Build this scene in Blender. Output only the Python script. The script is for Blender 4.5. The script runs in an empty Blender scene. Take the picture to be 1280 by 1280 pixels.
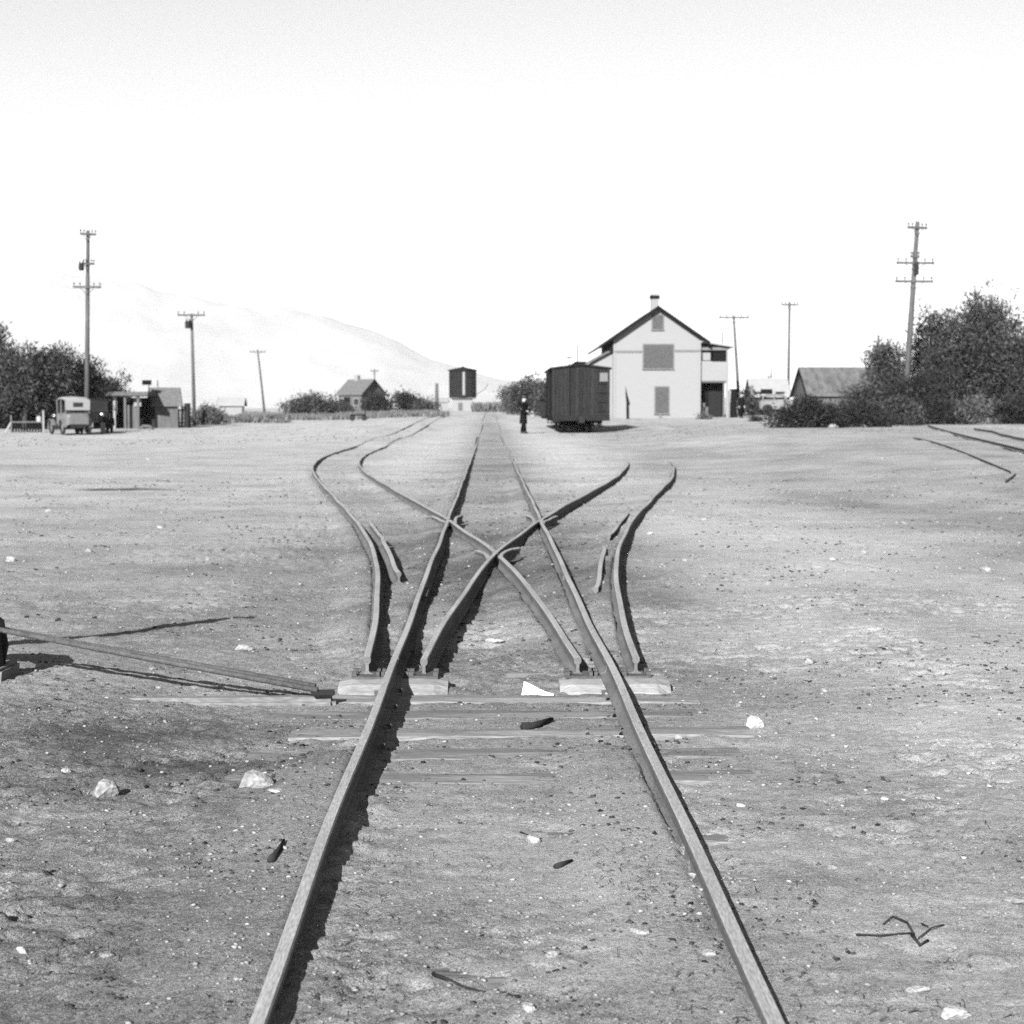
import bpy, bmesh, math, random
import numpy as np
from mathutils import Vector, Matrix

# ------------------------------------------------------------------ camera, sky, sun, exposure
S = bpy.context.scene
COL = S.collection
F = 2100.0 / 1280.0                      # focal length over picture width
CAMZ = 1.195
PITCH = math.atan(126 / 2100.0)
YAW = math.atan(28 / 2100.0)
cd = bpy.data.cameras.new('camera'); cam = bpy.data.objects.new('camera', cd); COL.objects.link(cam)
cam.location = (0, 0, CAMZ); cam.rotation_euler = (math.pi / 2 - PITCH, 0, -YAW)
cd.sensor_width = 36; cd.lens = 36 * F; cd.clip_start = 0.05; cd.clip_end = 40000
cd.dof.use_dof = True; cd.dof.focus_distance = 5.4; cd.dof.aperture_fstop = (36 * F / 1000) / 0.0078
S.camera = cam

SUNDIR = Vector((0.66, 2.0, -1.0)).normalized()      # the way the light travels
SUN_EL = math.asin(-SUNDIR.z)
SUN_AZ = math.atan2(-SUNDIR.x, -SUNDIR.y)            # compass angle of the sun from +Y towards +X
sd = bpy.data.lights.new('sun', 'SUN'); sun = bpy.data.objects.new('sun', sd); COL.objects.link(sun)
sd.energy = 5.0; sd.angle = math.radians(0.5); sd.color = (1, 1, 1)
sun.rotation_euler = SUNDIR.to_track_quat('-Z', 'Y').to_euler()
W = bpy.data.worlds.new('World'); S.world = W; W.use_nodes = True
wt = W.node_tree; wt.nodes.clear()
sky = wt.nodes.new('ShaderNodeTexSky'); sky.sky_type = 'NISHITA'; sky.sun_disc = False
sky.sun_elevation = SUN_EL; sky.sun_rotation = SUN_AZ; sky.air_density = 1.0; sky.dust_density = 0.1; sky.ozone_density = 1.0
bw = wt.nodes.new('ShaderNodeRGBToBW'); bg = wt.nodes.new('ShaderNodeBackground'); wo = wt.nodes.new('ShaderNodeOutputWorld')
wt.links.new(sky.outputs[0], bw.inputs[0]); wt.links.new(bw.outputs[0], bg.inputs[0]); wt.links.new(bg.outputs[0], wo.inputs[0])
bg.inputs[1].default_value = 0.0535
S.view_settings.view_transform = 'Standard'; S.view_settings.look = 'None'
S.view_settings.gamma = 1; S.view_settings.use_curve_mapping = False
S.view_settings.exposure = 1.6
S.cycles.use_denoising = False; S.cycles.max_bounces = 4; S.cycles.diffuse_bounces = 2; S.cycles.glossy_bounces = 1; S.cycles.volume_bounces = 0; S.cycles.caustics_reflective = False

# ------------------------------------------------------------------ small numeric helpers
rng = np.random.default_rng(7); random.seed(7)
_lat = np.random.default_rng(3).random((512, 512))
def vnoise(x, y):
    xi = np.floor(x).astype(int); yi = np.floor(y).astype(int); u = x - xi; v = y - yi
    u = u * u * u * (u * (6 * u - 15) + 10); v = v * v * v * (v * (6 * v - 15) + 10)
    a = _lat[xi % 512, yi % 512]; b = _lat[(xi + 1) % 512, yi % 512]
    c = _lat[xi % 512, (yi + 1) % 512]; d = _lat[(xi + 1) % 512, (yi + 1) % 512]
    return (a * (1 - u) + b * u) * (1 - v) + (c * (1 - u) + d * u) * v - 0.5
def fbm(x, y, sc, octv=4, gain=0.5, ox=0.0):
    r = 0; a = 1.0
    for i in range(octv):
        f = 2.03 ** i / sc; r = r + a * vnoise(x * f + 17.3 * i + ox, y * f - 9.1 * i + ox * 1.7); a *= gain
    return r
def sst(a, b, x):
    t = np.clip((x - a) / (b - a), 0, 1); return t * t * (3 - 2 * t)

# track geometry: main line runs along +Y, centre at TX
TX = 0.05; HG = 0.478; RH = 0.085; YS = 7.52
_dl = np.array([[YS, .125], [9, .19], [11, .305], [13.2, .478], [15.2, .70], [17.3, .956], [21, 1.47], [25, 2.03], [30, 2.70], [35.3, 3.26], [41, 3.62], [50, 3.82], [68, 3.97], [100, 4.08], [160, 4.15]])
_dr = np.array([[YS, .130], [9, .195], [11, .31], [13.2, .478], [15.2, .70], [17.3, .956], [21, 1.49], [25, 2.08], [28.5, 2.58], [31.5, 2.93], [35.3, 3.34], [41, 3.75], [50, 4.05], [68, 4.2], [100, 4.25], [160, 4.25]])
def spline(tab):
    x = tab[:, 0]; y = tab[:, 1]; n = len(x); h = np.diff(x); A = np.zeros((n, n)); r = np.zeros(n); A[0, 0] = A[-1, -1] = 1
    for i in range(1, n - 1):
        A[i, i - 1] = h[i - 1]; A[i, i] = 2 * (h[i - 1] + h[i]); A[i, i + 1] = h[i]
        r[i] = 6 * ((y[i + 1] - y[i]) / h[i] - (y[i] - y[i - 1]) / h[i - 1])
    m = np.linalg.solve(A, r)
    def f(q):
        q = np.asarray(q, float); i = np.clip(np.searchsorted(x, q) - 1, 0, n - 2); a = x[i + 1] - q; b = q - x[i]
        return (m[i] * a ** 3 + m[i + 1] * b ** 3) / (6 * h[i]) + (y[i] / h[i] - m[i] * h[i] / 6) * a + (y[i + 1] / h[i] - m[i + 1] * h[i] / 6) * b
    return f
dl = spline(_dl); dr = spline(_dr)

_zy = np.array([-60, 55, 78, 120, 200, 300, 600, 1500, 4000, 9000.]); _zz = np.array([0, 0, .1, .64, .95, 1.2, 1.75, 3, 8, 18.])
def zbig(x, y):
    z = np.interp(y, _zy, _zz)
    z = z + .30 * sst(4, 10, x) * sst(12, 30, y) * (1 - sst(85, 122, y) * (1 - sst(15, 24, x))) * (1 - sst(200, 400, y))
    z = z - .36 * sst(5, 14, -x) * sst(40, 85, y) * (1 - sst(112, 210, y))
    return z
_by = np.array([0, 3, 4, 5, 6, 7.3, 9, 14, 20, 30, 45, 70, 1000.]); _bz = np.array([.045, .04, .02, 0, -.022, -.042, -.040, -.028, -.02, -.005, .03, .055, .06])
def zsoft(x, y):
    """lie of the land with the worn track bed, without the fine lumps"""
    b = np.interp(y, _by, _bz); w = 1 - sst(1.0, 2.2, np.abs(x - TX))
    out = .012 + .035 * sst(20, 60, y)
    return zbig(x, y) + b * w + out * (1 - w) + .035 * fbm(x, y, 3.1, 2) * sst(.9, 2.5, np.abs(x - TX)) + .10 * fbm(x, y, 14, 2, ox=5) * sst(18, 40, y)
def zg(x, y): return float(zsoft(np.array([float(x)]), np.array([float(y)]))[0])

# camera helpers: a picture point (in the photograph's 1280 px) to a point at distance Y
_R = cam.rotation_euler.to_matrix()
def at(px, py, Y):
    d = _R @ Vector(((px - 640) / 2100, (640 - py) / 2100, -1)); return Vector((0, 0, CAMZ)) + d * (Y / d.y)
def onground(px, py):
    lo, hi = 1.5, 900.0
    d = _R @ Vector(((px - 640) / 2100, (640 - py) / 2100, -1)); d = d / d.y
    for _ in range(50):
        m = (lo + hi) / 2; p = Vector((0, 0, CAMZ)) + d * m
        if p.z > zg(p.x, p.y): lo = m
        else: hi = m
    return Vector((0, 0, CAMZ)) + d * lo
def foot(px, Y):
    p = at(px, 514, Y); return Vector((p.x, Y, zg(p.x, Y)))

# ------------------------------------------------------------------ materials (all grey: the place as the film saw it)
def mat(name, v, var=.25, sc=6.0, rough=.8, bump=.0, bsc=40., stretch=(1, 1, 1), metal=0, island=0, spec=.08, fine=0, objrand=0):
    m = bpy.data.materials.new(name); m.use_nodes = True; nt = m.node_tree; b = nt.nodes['Principled BSDF']
    b.inputs['Roughness'].default_value = rough; b.inputs['Metallic'].default_value = metal
    b.inputs['Specular IOR Level'].default_value = spec
    tc = nt.nodes.new('ShaderNodeTexCoord'); mp = nt.nodes.new('ShaderNodeMapping'); mp.inputs['Scale'].default_value = stretch
    nt.links.new(tc.outputs['Object'], mp.inputs[0])
    n = nt.nodes.new('ShaderNodeTexNoise'); n.inputs['Scale'].default_value = sc; n.inputs['Detail'].default_value = 7; n.inputs['Roughness'].default_value = .65
    nt.links.new(mp.outputs[0], n.inputs['Vector'])
    r = nt.nodes.new('ShaderNodeMapRange'); r.inputs[1].default_value = .3; r.inputs[2].default_value = .7
    r.inputs[3].default_value = v * (1 - var); r.inputs[4].default_value = v * (1 + var); nt.links.new(n.outputs[0], r.inputs[0]); out = r.outputs[0]
    if fine:
        n2 = nt.nodes.new('ShaderNodeTexNoise'); n2.inputs['Scale'].default_value = fine; n2.inputs['Detail'].default_value = 3
        nt.links.new(mp.outputs[0], n2.inputs['Vector'])
        r2 = nt.nodes.new('ShaderNodeMapRange'); r2.inputs[1].default_value = .3; r2.inputs[2].default_value = .7; r2.inputs[3].default_value = .7; r2.inputs[4].default_value = 1.3
        nt.links.new(n2.outputs[0], r2.inputs[0]); k = nt.nodes.new('ShaderNodeMath'); k.operation = 'MULTIPLY'
        nt.links.new(out, k.inputs[0]); nt.links.new(r2.outputs[0], k.inputs[1]); out = k.outputs[0]
    if island:
        g = nt.nodes.new('ShaderNodeNewGeometry'); r3 = nt.nodes.new('ShaderNodeMapRange'); r3.inputs[3].default_value = 1 - island; r3.inputs[4].default_value = 1 + island
        nt.links.new(g.outputs['Random Per Island'], r3.inputs[0]); k = nt.nodes.new('ShaderNodeMath'); k.operation = 'MULTIPLY'
        nt.links.new(out, k.inputs[0]); nt.links.new(r3.outputs[0], k.inputs[1]); out = k.outputs[0]
    if objrand:
        g = nt.nodes.new('ShaderNodeObjectInfo'); r4 = nt.nodes.new('ShaderNodeMapRange'); r4.inputs[3].default_value = 1 - objrand; r4.inputs[4].default_value = 1 + objrand
        nt.links.new(g.outputs['Random'], r4.inputs[0]); k = nt.nodes.new('ShaderNodeMath'); k.operation = 'MULTIPLY'
        nt.links.new(out, k.inputs[0]); nt.links.new(r4.outputs[0], k.inputs[1]); out = k.outputs[0]
    cc = nt.nodes.new('ShaderNodeCombineColor')
    for i in range(3): nt.links.new(out, cc.inputs[i])
    nt.links.new(cc.outputs[0], b.inputs['Base Color'])
    if bump:
        nb = nt.nodes.new('ShaderNodeTexNoise'); nb.inputs['Scale'].default_value = bsc; nb.inputs['Detail'].default_value = 5
        nt.links.new(mp.outputs[0], nb.inputs['Vector']); bp = nt.nodes.new('ShaderNodeBump'); bp.inputs['Strength'].default_value = 1; bp.inputs['Distance'].default_value = bump
        nt.links.new(nb.outputs[0], bp.inputs['Height']); nt.links.new(bp.outputs[0], b.inputs['Normal'])
    return m
M = {}
M['rail'] = mat('rail_head_iron', .22, .22, 9, .9, .0012, 120, (1, .12, 1), spec=.05, fine=260)
M['railside'] = mat('rail_side_rust', .10, .25, 9, 1, .0012, 120, (1, .3, 1), spec=0, fine=200)
M['tie'] = mat('tie_timber', .125, .35, 3, .95, .006, 30, (.25, 3, 1), fine=90, objrand=.2)
M['block'] = mat('headblock_timber', .18, .25, 3, .9, .004, 30, (.3, 3, 1), fine=110)
M['iron'] = mat('dark_iron', .014, .3, 20, .6, .001, 90)
M['rod'] = mat('weathered_iron_rod', .055, .3, 20, .6, .001, 90, fine=120)
M['stone'] = mat('pale_stone', .215, .18, 3, .95, .008, 7, fine=7, objrand=.3)
M['greystone'] = mat('grey_stone', .16, .25, 3, 1, .012, 7, fine=9)
M['paper'] = mat('white_paper', .6, .05, 9, .9)
M['gravel'] = mat('gravel', .17, .2, 40, .95, island=.45)
M['clod'] = mat('dirt_clods', .14, .25, 60, 1, island=.6)
M['cinder'] = mat('cinder', .035, .3, 60, 1, island=.6, spec=0)
M['weed'] = mat('dry_weed', .032, .3, 20, .9, island=.5)
M['stick'] = mat('dark_stick', .02, .3, 30, .9)
M['bark'] = mat('bark', .035, .4, 8, .95, .01, 20, (1, 1, .3))
M['pole'] = mat('weathered_pole', .06, .35, 6, .9, .004, 30, (1, 1, .15))
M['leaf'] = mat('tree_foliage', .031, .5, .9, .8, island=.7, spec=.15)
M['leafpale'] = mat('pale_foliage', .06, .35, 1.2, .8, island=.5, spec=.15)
M['leafdarkshade'] = mat('dark_shade_foliage', .013, .45, 1.2, .8, island=.6, spec=.15)  # near-black leaves; shade under and inside the groves is put into this colour
M['scrub'] = mat('scrub', .085, .35, .7, .9, island=.5, spec=.1)
M['white'] = mat('white_boards', .165, .06, 1.2, .7, .003, 3, (1, 1, 22))
M['trim'] = mat('grey_trim', .10, .12, 5, .7)
M['shutter'] = mat('grey_shutter', .05, .15, 7, .75, fine=20)
M['roof'] = mat('grey_shingle', .085, .25, 5, .9, .01, 9, fine=18)
M['barnroof'] = mat('weathered_barn_roof', .075, .45, 1.2, .95, .01, 9, (3, 1, 1), fine=14)
M['rooflight'] = mat('pale_roof', .21, .1, 3, .7)
M['darkwood'] = mat('dark_boards', .007, .4, 4, .9, .004, 12, (8, 8, .6), fine=25, spec=0)
M['boxcar'] = mat('boxcar_boards', .017, .45, 5, .85, .004, 12, (8, 8, .5), fine=30, objrand=.2, spec=0)
M['boxroof'] = mat('boxcar_roof', .010, .3, 5, .85, .003, 20)
M['greywood'] = mat('grey_boards', .07, .35, 3, .9, .006, 9, (8, 8, .5), fine=25)
M['brick'] = mat('chimney_brick', .16, .2, 12, .9, .004, 30)
M['carlight'] = mat('pale_car_canvas', .17, .12, 6, .6, .003, 12)
M['cardark'] = mat('black_car_paint', .006, .2, 6, .6, spec=.12)
M['cargrey'] = mat('grey_car_paint', .085, .15, 6, .4, spec=.5)
M['glass'] = mat('window_glass', .012, .1, 3, .15, spec=.4)
M['tyre'] = mat('tyre_rubber', .02, .2, 20, .8)
M['chrome'] = mat('lamp_metal', .3, .05, 9, .25, metal=.7)
M['coat'] = mat('dark_wool', .006, .3, 9, .95, .004, 40, spec=0)
M['skin'] = mat('skin', .28, .08, 20, .6)
M['hat'] = mat('dark_felt', .03, .2, 20, .95)
M['trouser'] = mat('grey_trousers', .10, .2, 12, .95)
M['tank'] = mat('tank_staves', .010, .4, 3, .9, .006, 8, (6, 6, .4), fine=16)

def ground_mat():
    m = bpy.data.materials.new('dirt'); m.use_nodes = True; nt = m.node_tree; b = nt.nodes['Principled BSDF']; L = nt.links.new
    b.inputs['Roughness'].default_value = 1; b.inputs['Specular IOR Level'].default_value = .05
    tc = nt.nodes.new('ShaderNodeTexCoord'); at_ = nt.nodes.new('ShaderNodeAttribute'); at_.attribute_name = 'soil'
    total = at_.outputs['Fac']
    def noise(sc, det, amp, rough=.6, stretch=None):
        n = nt.nodes.new('ShaderNodeTexNoise'); n.inputs['Scale'].default_value = sc; n.inputs['Detail'].default_value = det; n.inputs['Roughness'].default_value = rough
        src = tc.outputs['Object']
        if stretch:
            mp = nt.nodes.new('ShaderNodeMapping'); mp.inputs['Scale'].default_value = stretch; L(src, mp.inputs[0]); src = mp.outputs[0]
        L(src, n.inputs['Vector'])
        s = nt.nodes.new('ShaderNodeMath'); s.operation = 'SUBTRACT'; s.inputs[1].default_value = .5; L(n.outputs[0], s.inputs[0])
        k = nt.nodes.new('ShaderNodeMath'); k.operation = 'MULTIPLY'; k.inputs[1].default_value = amp; L(s.outputs[0], k.inputs[0]); return k.outputs[0], n.outputs[0]
    def add(a, c):
        k = nt.nodes.new('ShaderNodeMath'); k.operation = 'ADD'; L(a, k.inputs[0]); L(c, k.inputs[1]); return k.outputs[0]
    for sc, det, amp, st in ((.09, 3, .12, None), (.35, 4, .30, None), (2.3, 5, .36, None), (11, 4, .42, None), (55, 3, .75, None), (190, 2, 1.2, None), (520, 1, 1.7, None)):
        o, _ = noise(sc, det, amp, .6, st); total = add(total, o)
    # dark crumbs of cinder and straw, and pale grit
    v = nt.nodes.new('ShaderNodeTexVoronoi'); v.inputs['Scale'].default_value = 38; L(tc.outputs['Object'], v.inputs['Vector'])
    r = nt.nodes.new('ShaderNodeMapRange'); r.inputs[1].default_value = .10; r.inputs[2].default_value = .22; r.inputs[3].default_value = 1; r.inputs[4].default_value = 0; L(v.outputs['Distance'], r.inputs[0])
    _, sel = noise(3.1, 4, 1); r2 = nt.nodes.new('ShaderNodeMapRange'); r2.inputs[1].default_value = .5; r2.inputs[2].default_value = .64; r2.inputs[3].default_value = 0; r2.inputs[4].default_value = -.32; L(sel, r2.inputs[0])
    k = nt.nodes.new('ShaderNodeMath'); k.operation = 'MULTIPLY'; L(r.outputs[0], k.inputs[0]); L(r2.outputs[0], k.inputs[1]); total = add(total, k.outputs[0])
    mr = nt.nodes.new('ShaderNodeMapRange'); mr.inputs[1].default_value = 0; mr.inputs[2].default_value = 1; mr.inputs[3].default_value = .05; mr.inputs[4].default_value = .36; L(total, mr.inputs[0])
    cc = nt.nodes.new('ShaderNodeCombineColor')
    for i in range(3): L(mr.outputs[0], cc.inputs[i])
    L(cc.outputs[0], b.inputs['Base Color'])
    _, h1 = noise(110, 4, 1, .8); _, h2 = noise(28, 3, 1, .6)
    hs = nt.nodes.new('ShaderNodeMath'); hs.operation = 'MULTIPLY_ADD'; hs.inputs[1].default_value = .8; L(h2, hs.inputs[0]); L(h1, hs.inputs[2])
    bp = nt.nodes.new('ShaderNodeBump'); bp.inputs['Strength'].default_value = 1; bp.inputs['Distance'].default_value = .007; L(hs.outputs[0], bp.inputs['Height']); L(bp.outputs[0], b.inputs['Normal'])
    return m
M['ground'] = ground_mat()

def mountain_mat():
    m = mat('pale_mountain', .235, .3, .0012, 1, spec=0); return m
M['mountain'] = mountain_mat()

# ------------------------------------------------------------------ mesh helpers
def link(name, me, parent=None, m=None, smooth=False):
    o = bpy.data.objects.new(name, me); COL.objects.link(o)
    if parent is not None: o.parent = parent
    if m is not None and not me.materials: me.materials.append(m)
    if smooth: me.polygons.foreach_set('use_smooth', [True] * len(me.polygons))
    return o
def np_mesh(name, V, Fq):
    me = bpy.data.meshes.new(name); V = np.asarray(V, np.float32); Fq = np.asarray(Fq, np.int32); n, k = Fq.shape
    me.vertices.add(len(V)); me.vertices.foreach_set('co', V.ravel())
    me.loops.add(n * k); me.loops.foreach_set('vertex_index', Fq.ravel())
    me.polygons.add(n); me.polygons.foreach_set('loop_start', np.arange(0, n * k, k, dtype=np.int32))
    me.update(calc_edges=True); return me
class MB:
    def __init__(s): s.v = []; s.f = []
    def add(s, V, Fc):
        b = len(s.v); s.v += [tuple(p) for p in V]; s.f += [tuple(i + b for i in f) for f in Fc]; return s
    def box(s, c, d, rz=0, jit=0):
        hx, hy, hz = d[0] / 2, d[1] / 2, d[2] / 2; ca, sa = math.cos(rz), math.sin(rz); V = []
        for z in (-hz, hz):
            for x, y in ((-hx, -hy), (hx, -hy), (hx, hy), (-hx, hy)):
                x += random.uniform(-jit, jit); y += random.uniform(-jit, jit)
                V.append((c[0] + x * ca - y * sa, c[1] + x * sa + y * ca, c[2] + z + random.uniform(-jit, jit)))
        return s.add(V, [(3, 2, 1, 0), (4, 5, 6, 7), (0, 1, 5, 4), (1, 2, 6, 5), (2, 3, 7, 6), (3, 0, 4, 7)])
    def tube(s, pts, rad, n=8, caps=True):
        pts = [Vector(p) for p in pts]; k = len(pts); rad = rad if hasattr(rad, '__len__') else [rad] * k; V = []; Fc = []
        for i, p in enumerate(pts):
            t = (pts[min(i + 1, k - 1)] - pts[max(i - 1, 0)]).normalized(); up = Vector((0, 0, 1)) if abs(t.z) < .9 else Vector((1, 0, 0))
            a = t.cross(up).normalized(); b = t.cross(a)
            for j in range(n):
                q = 2 * math.pi * j / n; V.append(p + (a * math.cos(q) + b * math.sin(q)) * rad[i])
        for i in range(k - 1):
            for j in range(n): Fc.append((i * n + j, i * n + (j + 1) % n, (i + 1) * n + (j + 1) % n, (i + 1) * n + j))
        if caps: Fc += [tuple(range(n))[::-1], tuple(range((k - 1) * n, k * n))]
        return s.add(V, Fc)
    def lathe(s, prof, c=(0, 0, 0), n=16, axis='z', a0=0.0):
        V = []; Fc = []; k = len(prof)
        for r, h in prof:
            for j in range(n):
                q = a0 + 2 * math.pi * j / n; x, y = r * math.cos(q), r * math.sin(q)
                V.append({'z': (c[0] + x, c[1] + y, c[2] + h), 'x': (c[0] + h, c[1] + x, c[2] + y), 'y': (c[0] + x, c[1] + h, c[2] + y)}[axis])
        for i in range(k - 1):
            for j in range(n): Fc.append((i * n + j, i * n + (j + 1) % n, (i + 1) * n + (j + 1) % n, (i + 1) * n + j))
        Fc += [tuple(range(n))[::-1], tuple(range((k - 1) * n, k * n))]
        return s.add(V, Fc)
    def prism(s, poly, a, b, axis='y'):
        """poly of 2-D points pushed from a to b along an axis"""
        n = len(poly); V = []
        for t in (a, b):
            for u, w in poly: V.append({'y': (u, t, w), 'x': (t, u, w), 'z': (u, w, t)}[axis])
        Fc = [tuple(range(n)), tuple(range(n, 2 * n))[::-1]] + [(i, i + n, (i + 1) % n + n, (i + 1) % n) for i in range(n)]
        return s.add(V, Fc)
    def mesh(s, name):
        me = bpy.data.meshes.new(name); me.from_pydata(s.v, [], s.f); bm = bmesh.new(); bm.from_mesh(me); bmesh.ops.recalc_face_normals(bm, faces=bm.faces); bm.to_mesh(me); bm.free(); return me
    def build(s, name, m, parent=None, bevel=0, smooth=False):
        me = s.mesh(name); me.materials.append(m)
        if bevel:
            bm = bmesh.new(); bm.from_mesh(me); bmesh.ops.bevel(bm, geom=list(bm.edges), offset=bevel, segments=2, affect='EDGES', clamp_overlap=True); bm.to_mesh(me); bm.free()
        return link(name, me, parent, None, smooth)
def tag(o, label=None, cat=None, group=None, kind=None):
    if label: o['label'] = label
    if cat: o['category'] = cat
    if group: o['group'] = group
    if kind: o['kind'] = kind
    return o
def thing(name, label, cat, loc=(0, 0, 0), rz=0, group=None):
    o = bpy.data.objects.new(name, None); COL.objects.link(o); o.location = loc; o.rotation_euler = (0, 0, rz); o.empty_display_size = .3
    return tag(o, label, cat, group)
def copy_tree(o, parent=None):
    c = o.copy(); COL.objects.link(c); c.parent = parent
    for ch in [q for q in bpy.data.objects if q.parent == o]: copy_tree(ch, c)
    return c

# ------------------------------------------------------------------ the ground: one sheet to the horizon
def axis_y():
    y = list(np.linspace(-60, 1, 14)); y += list(np.arange(1.2, 2.8, .1)); y += list(np.arange(2.8, 9.2, .0145)); st = .0145
    while y[-1] < 60: st = min(st * 1.011, .6); y.append(y[-1] + st)
    while y[-1] < 9000: st *= 1.07; y.append(y[-1] + st)
    return np.array(y)
def axis_x():
    x = list(np.arange(0, 3.2, .0155)); st = .0155
    while x[-1] < 25: st *= 1.028; x.append(x[-1] + st)
    while x[-1] < 9000: st *= 1.18; x.append(x[-1] + st)
    x = np.array(x); return np.concatenate([-x[:0:-1], x])
ys = axis_y(); xs = axis_x(); GX, GY = np.meshgrid(xs, ys); gx = GX.ravel(); gy = GY.ravel()
gz = zsoft(gx, gy)
near = 1 - sst(25, 70, gy)
lump = .010 * fbm(gx, gy * .8, .5, 2) + .004 * fbm(gx, gy, .10, 2, .7, ox=3) + .006 * fbm(gx, gy, .045, 2, .8, ox=9)
rough_ = sst(-.05, .25, fbm(gx, gy, .9, 2, ox=51)); pits = rough_ * (-.014 * sst(.18, .30, fbm(gx, gy * 1.2, .09, 3, .65, ox=21)) + .006 * sst(.20, .40, fbm(gx, gy * 1.1, .07, 3, .65, ox=33)))
lump = lump + (.026 * fbm(gx, gy, .16, 2, .6, ox=61) + .016 * fbm(gx, gy * .9, .07, 2, .6, ox=71)) * sst(.7, .45, np.abs(np.abs(gx - TX) - .42)) * (1 - sst(14, 22, gy)) * sst(-.25, .2, fbm(gx, gy, .6, 2, ox=81))
lump = lump + .030 * fbm(gx, gy, .35, 2, ox=101) * sst(.9, 1.4, -gx) * (1 - sst(3, 4, -gx)) * sst(7.9, 8.4, gy) * (1 - sst(10.5, 12, gy))
tz = (1 - sst(.85, 1.1, np.abs(gx - TX))) * sst(3.4, 4, gy) * (1 - sst(7.1, 7.3, gy)) * sst(.10, .2, np.abs(np.abs(gx - TX) - HG)); lump = lump * (1 - .6 * tz); pits = pits * (1 - .7 * tz)
gz = gz + (lump + pits) * (1 + .8 * sst(.5, 1, -gx) * (1 - sst(7, 8.5, gy))) * (.35 + .65 * near) * (1 + .8 * sst(20, 60, gy))
# keep the dirt below every rail head and the ties nearly clear between headblock and camera
def rail_x(y):
    L = np.where(y > YS, dl(np.clip(y, YS, 160)), 0); R = np.where(y > YS, dr(np.clip(y, YS, 160)), 0)
    return [TX - HG + 0 * y, TX + HG + 0 * y, TX - L - HG, TX - L + HG, TX + R - HG, TX + R + HG]
for k, rx in enumerate(rail_x(gy)):
    u = rx - gx; w = sst(.02, .045, u) * (1 - sst(.09, .34, u)) * (1 - sst(25, 40, gy)) * np.where(gy < 6.4, 1 - sst(5.2, 6.2, gy), sst(7.9, 9.2, gy)) * (.75 + .5 * fbm(gx, gy, .5, 2, ox=90 + k))
    gz = np.maximum(gz, gz + (zbig(gx, gy) + .040 - gz) * np.clip(w, 0, 1))
for k, rx in enumerate(rail_x(gy)):
    dd = np.abs(gx - rx); lim = zbig(gx, gy) + np.where((gy > 36) & (k >= 4), 9, .050) + 3 * np.clip(dd - .05, 0, 1)
    gz = np.where(dd < .2, np.minimum(gz, lim), gz)
nx, ny = len(xs), len(ys)
idx = np.arange(nx * ny).reshape(ny, nx)
FQ = np.stack([idx[:-1, :-1].ravel(), idx[:-1, 1:].ravel(), idx[1:, 1:].ravel(), idx[1:, :-1].ravel()], 1)
gme = np_mesh('ground', np.stack([gx, gy, gz], 1), FQ)
gme.polygons.foreach_set('use_smooth', np.ones(len(FQ), bool))
# soil tone: cinders in the track beds, pale sand beside them, a few patches
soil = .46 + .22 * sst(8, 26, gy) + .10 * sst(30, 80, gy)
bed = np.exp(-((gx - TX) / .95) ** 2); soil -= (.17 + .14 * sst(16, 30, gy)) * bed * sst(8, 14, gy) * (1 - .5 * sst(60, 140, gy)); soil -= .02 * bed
for s_, fn in ((-1, dl), (1, dr)):
    cx = TX + s_ * fn(np.clip(gy, YS, 160)); soil -= .12 * np.exp(-((gx - cx) / .75) ** 2) * sst(9, 14, gy) * (1 - sst(30, 55, gy))
soil += .20 * sst(1.0, 1.9, gx) * (1 - sst(3.0, 5.5, gx)) * sst(4, 8, gy) * (1 - sst(16, 24, gy)) - .13 * sst(2.4, 5.5, gx) * sst(10, 20, gy) * (1 - sst(70, 110, gy))
soil += .07 * sst(2.2, 3.2, gx) * (1 - sst(3, 5, gy))
def soil_patch(px, py, rx, ry, amt):
    global soil
    p = onground(px, py); n = fbm(gx, gy, .5, 3, ox=px); soil = soil - amt * np.exp(-(((gx - p.x) / rx) ** 2 + ((gy - p.y) / ry) ** 2)) * np.clip(.75 + 1.6 * n, 0, 1.6)
soil_patch(150, 612, .75, .40, .85); soil_patch(20, 582, .8, .5, .85); soil_patch(150, 910, .45, .35, .34); soil_patch(250, 955, .4, .16, .32); soil_patch(120, 940, .25, .2, .2)
soil_patch(430, 690, .5, 1.6, .12); soil_patch(850, 850, .35, .8, .12); soil_patch(350, 740, .5, .8, .12); soil_patch(600, 700, .35, 2.2, .05); soil_patch(820, 680, .3, .8, .1)
soil_patch(1272, 535, 1.2, 4, -.45); soil_patch(930, 550, 3, 6, -.2); soil_patch(560, 560, 1.0, 12, -.12); soil_patch(700, 565, 1.3, 8, -.14); soil_patch(640, 590, .3, 5, .12); soil_patch(985, 1020, .25, .12, .2); soil_patch(900, 1160, .12, .12, .2); soil_patch(1030, 1100, .2, .12, .2)
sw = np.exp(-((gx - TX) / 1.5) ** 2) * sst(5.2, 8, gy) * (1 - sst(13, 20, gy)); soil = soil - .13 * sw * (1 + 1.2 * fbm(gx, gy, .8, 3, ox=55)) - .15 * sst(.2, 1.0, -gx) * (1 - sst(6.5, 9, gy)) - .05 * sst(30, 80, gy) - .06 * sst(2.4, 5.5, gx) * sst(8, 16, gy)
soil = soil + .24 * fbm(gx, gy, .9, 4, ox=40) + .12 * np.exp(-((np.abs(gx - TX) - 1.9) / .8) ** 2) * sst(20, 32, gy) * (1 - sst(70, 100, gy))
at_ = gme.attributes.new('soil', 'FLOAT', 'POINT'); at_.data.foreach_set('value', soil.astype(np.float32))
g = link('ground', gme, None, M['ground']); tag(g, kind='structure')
from bisect import bisect
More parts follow.
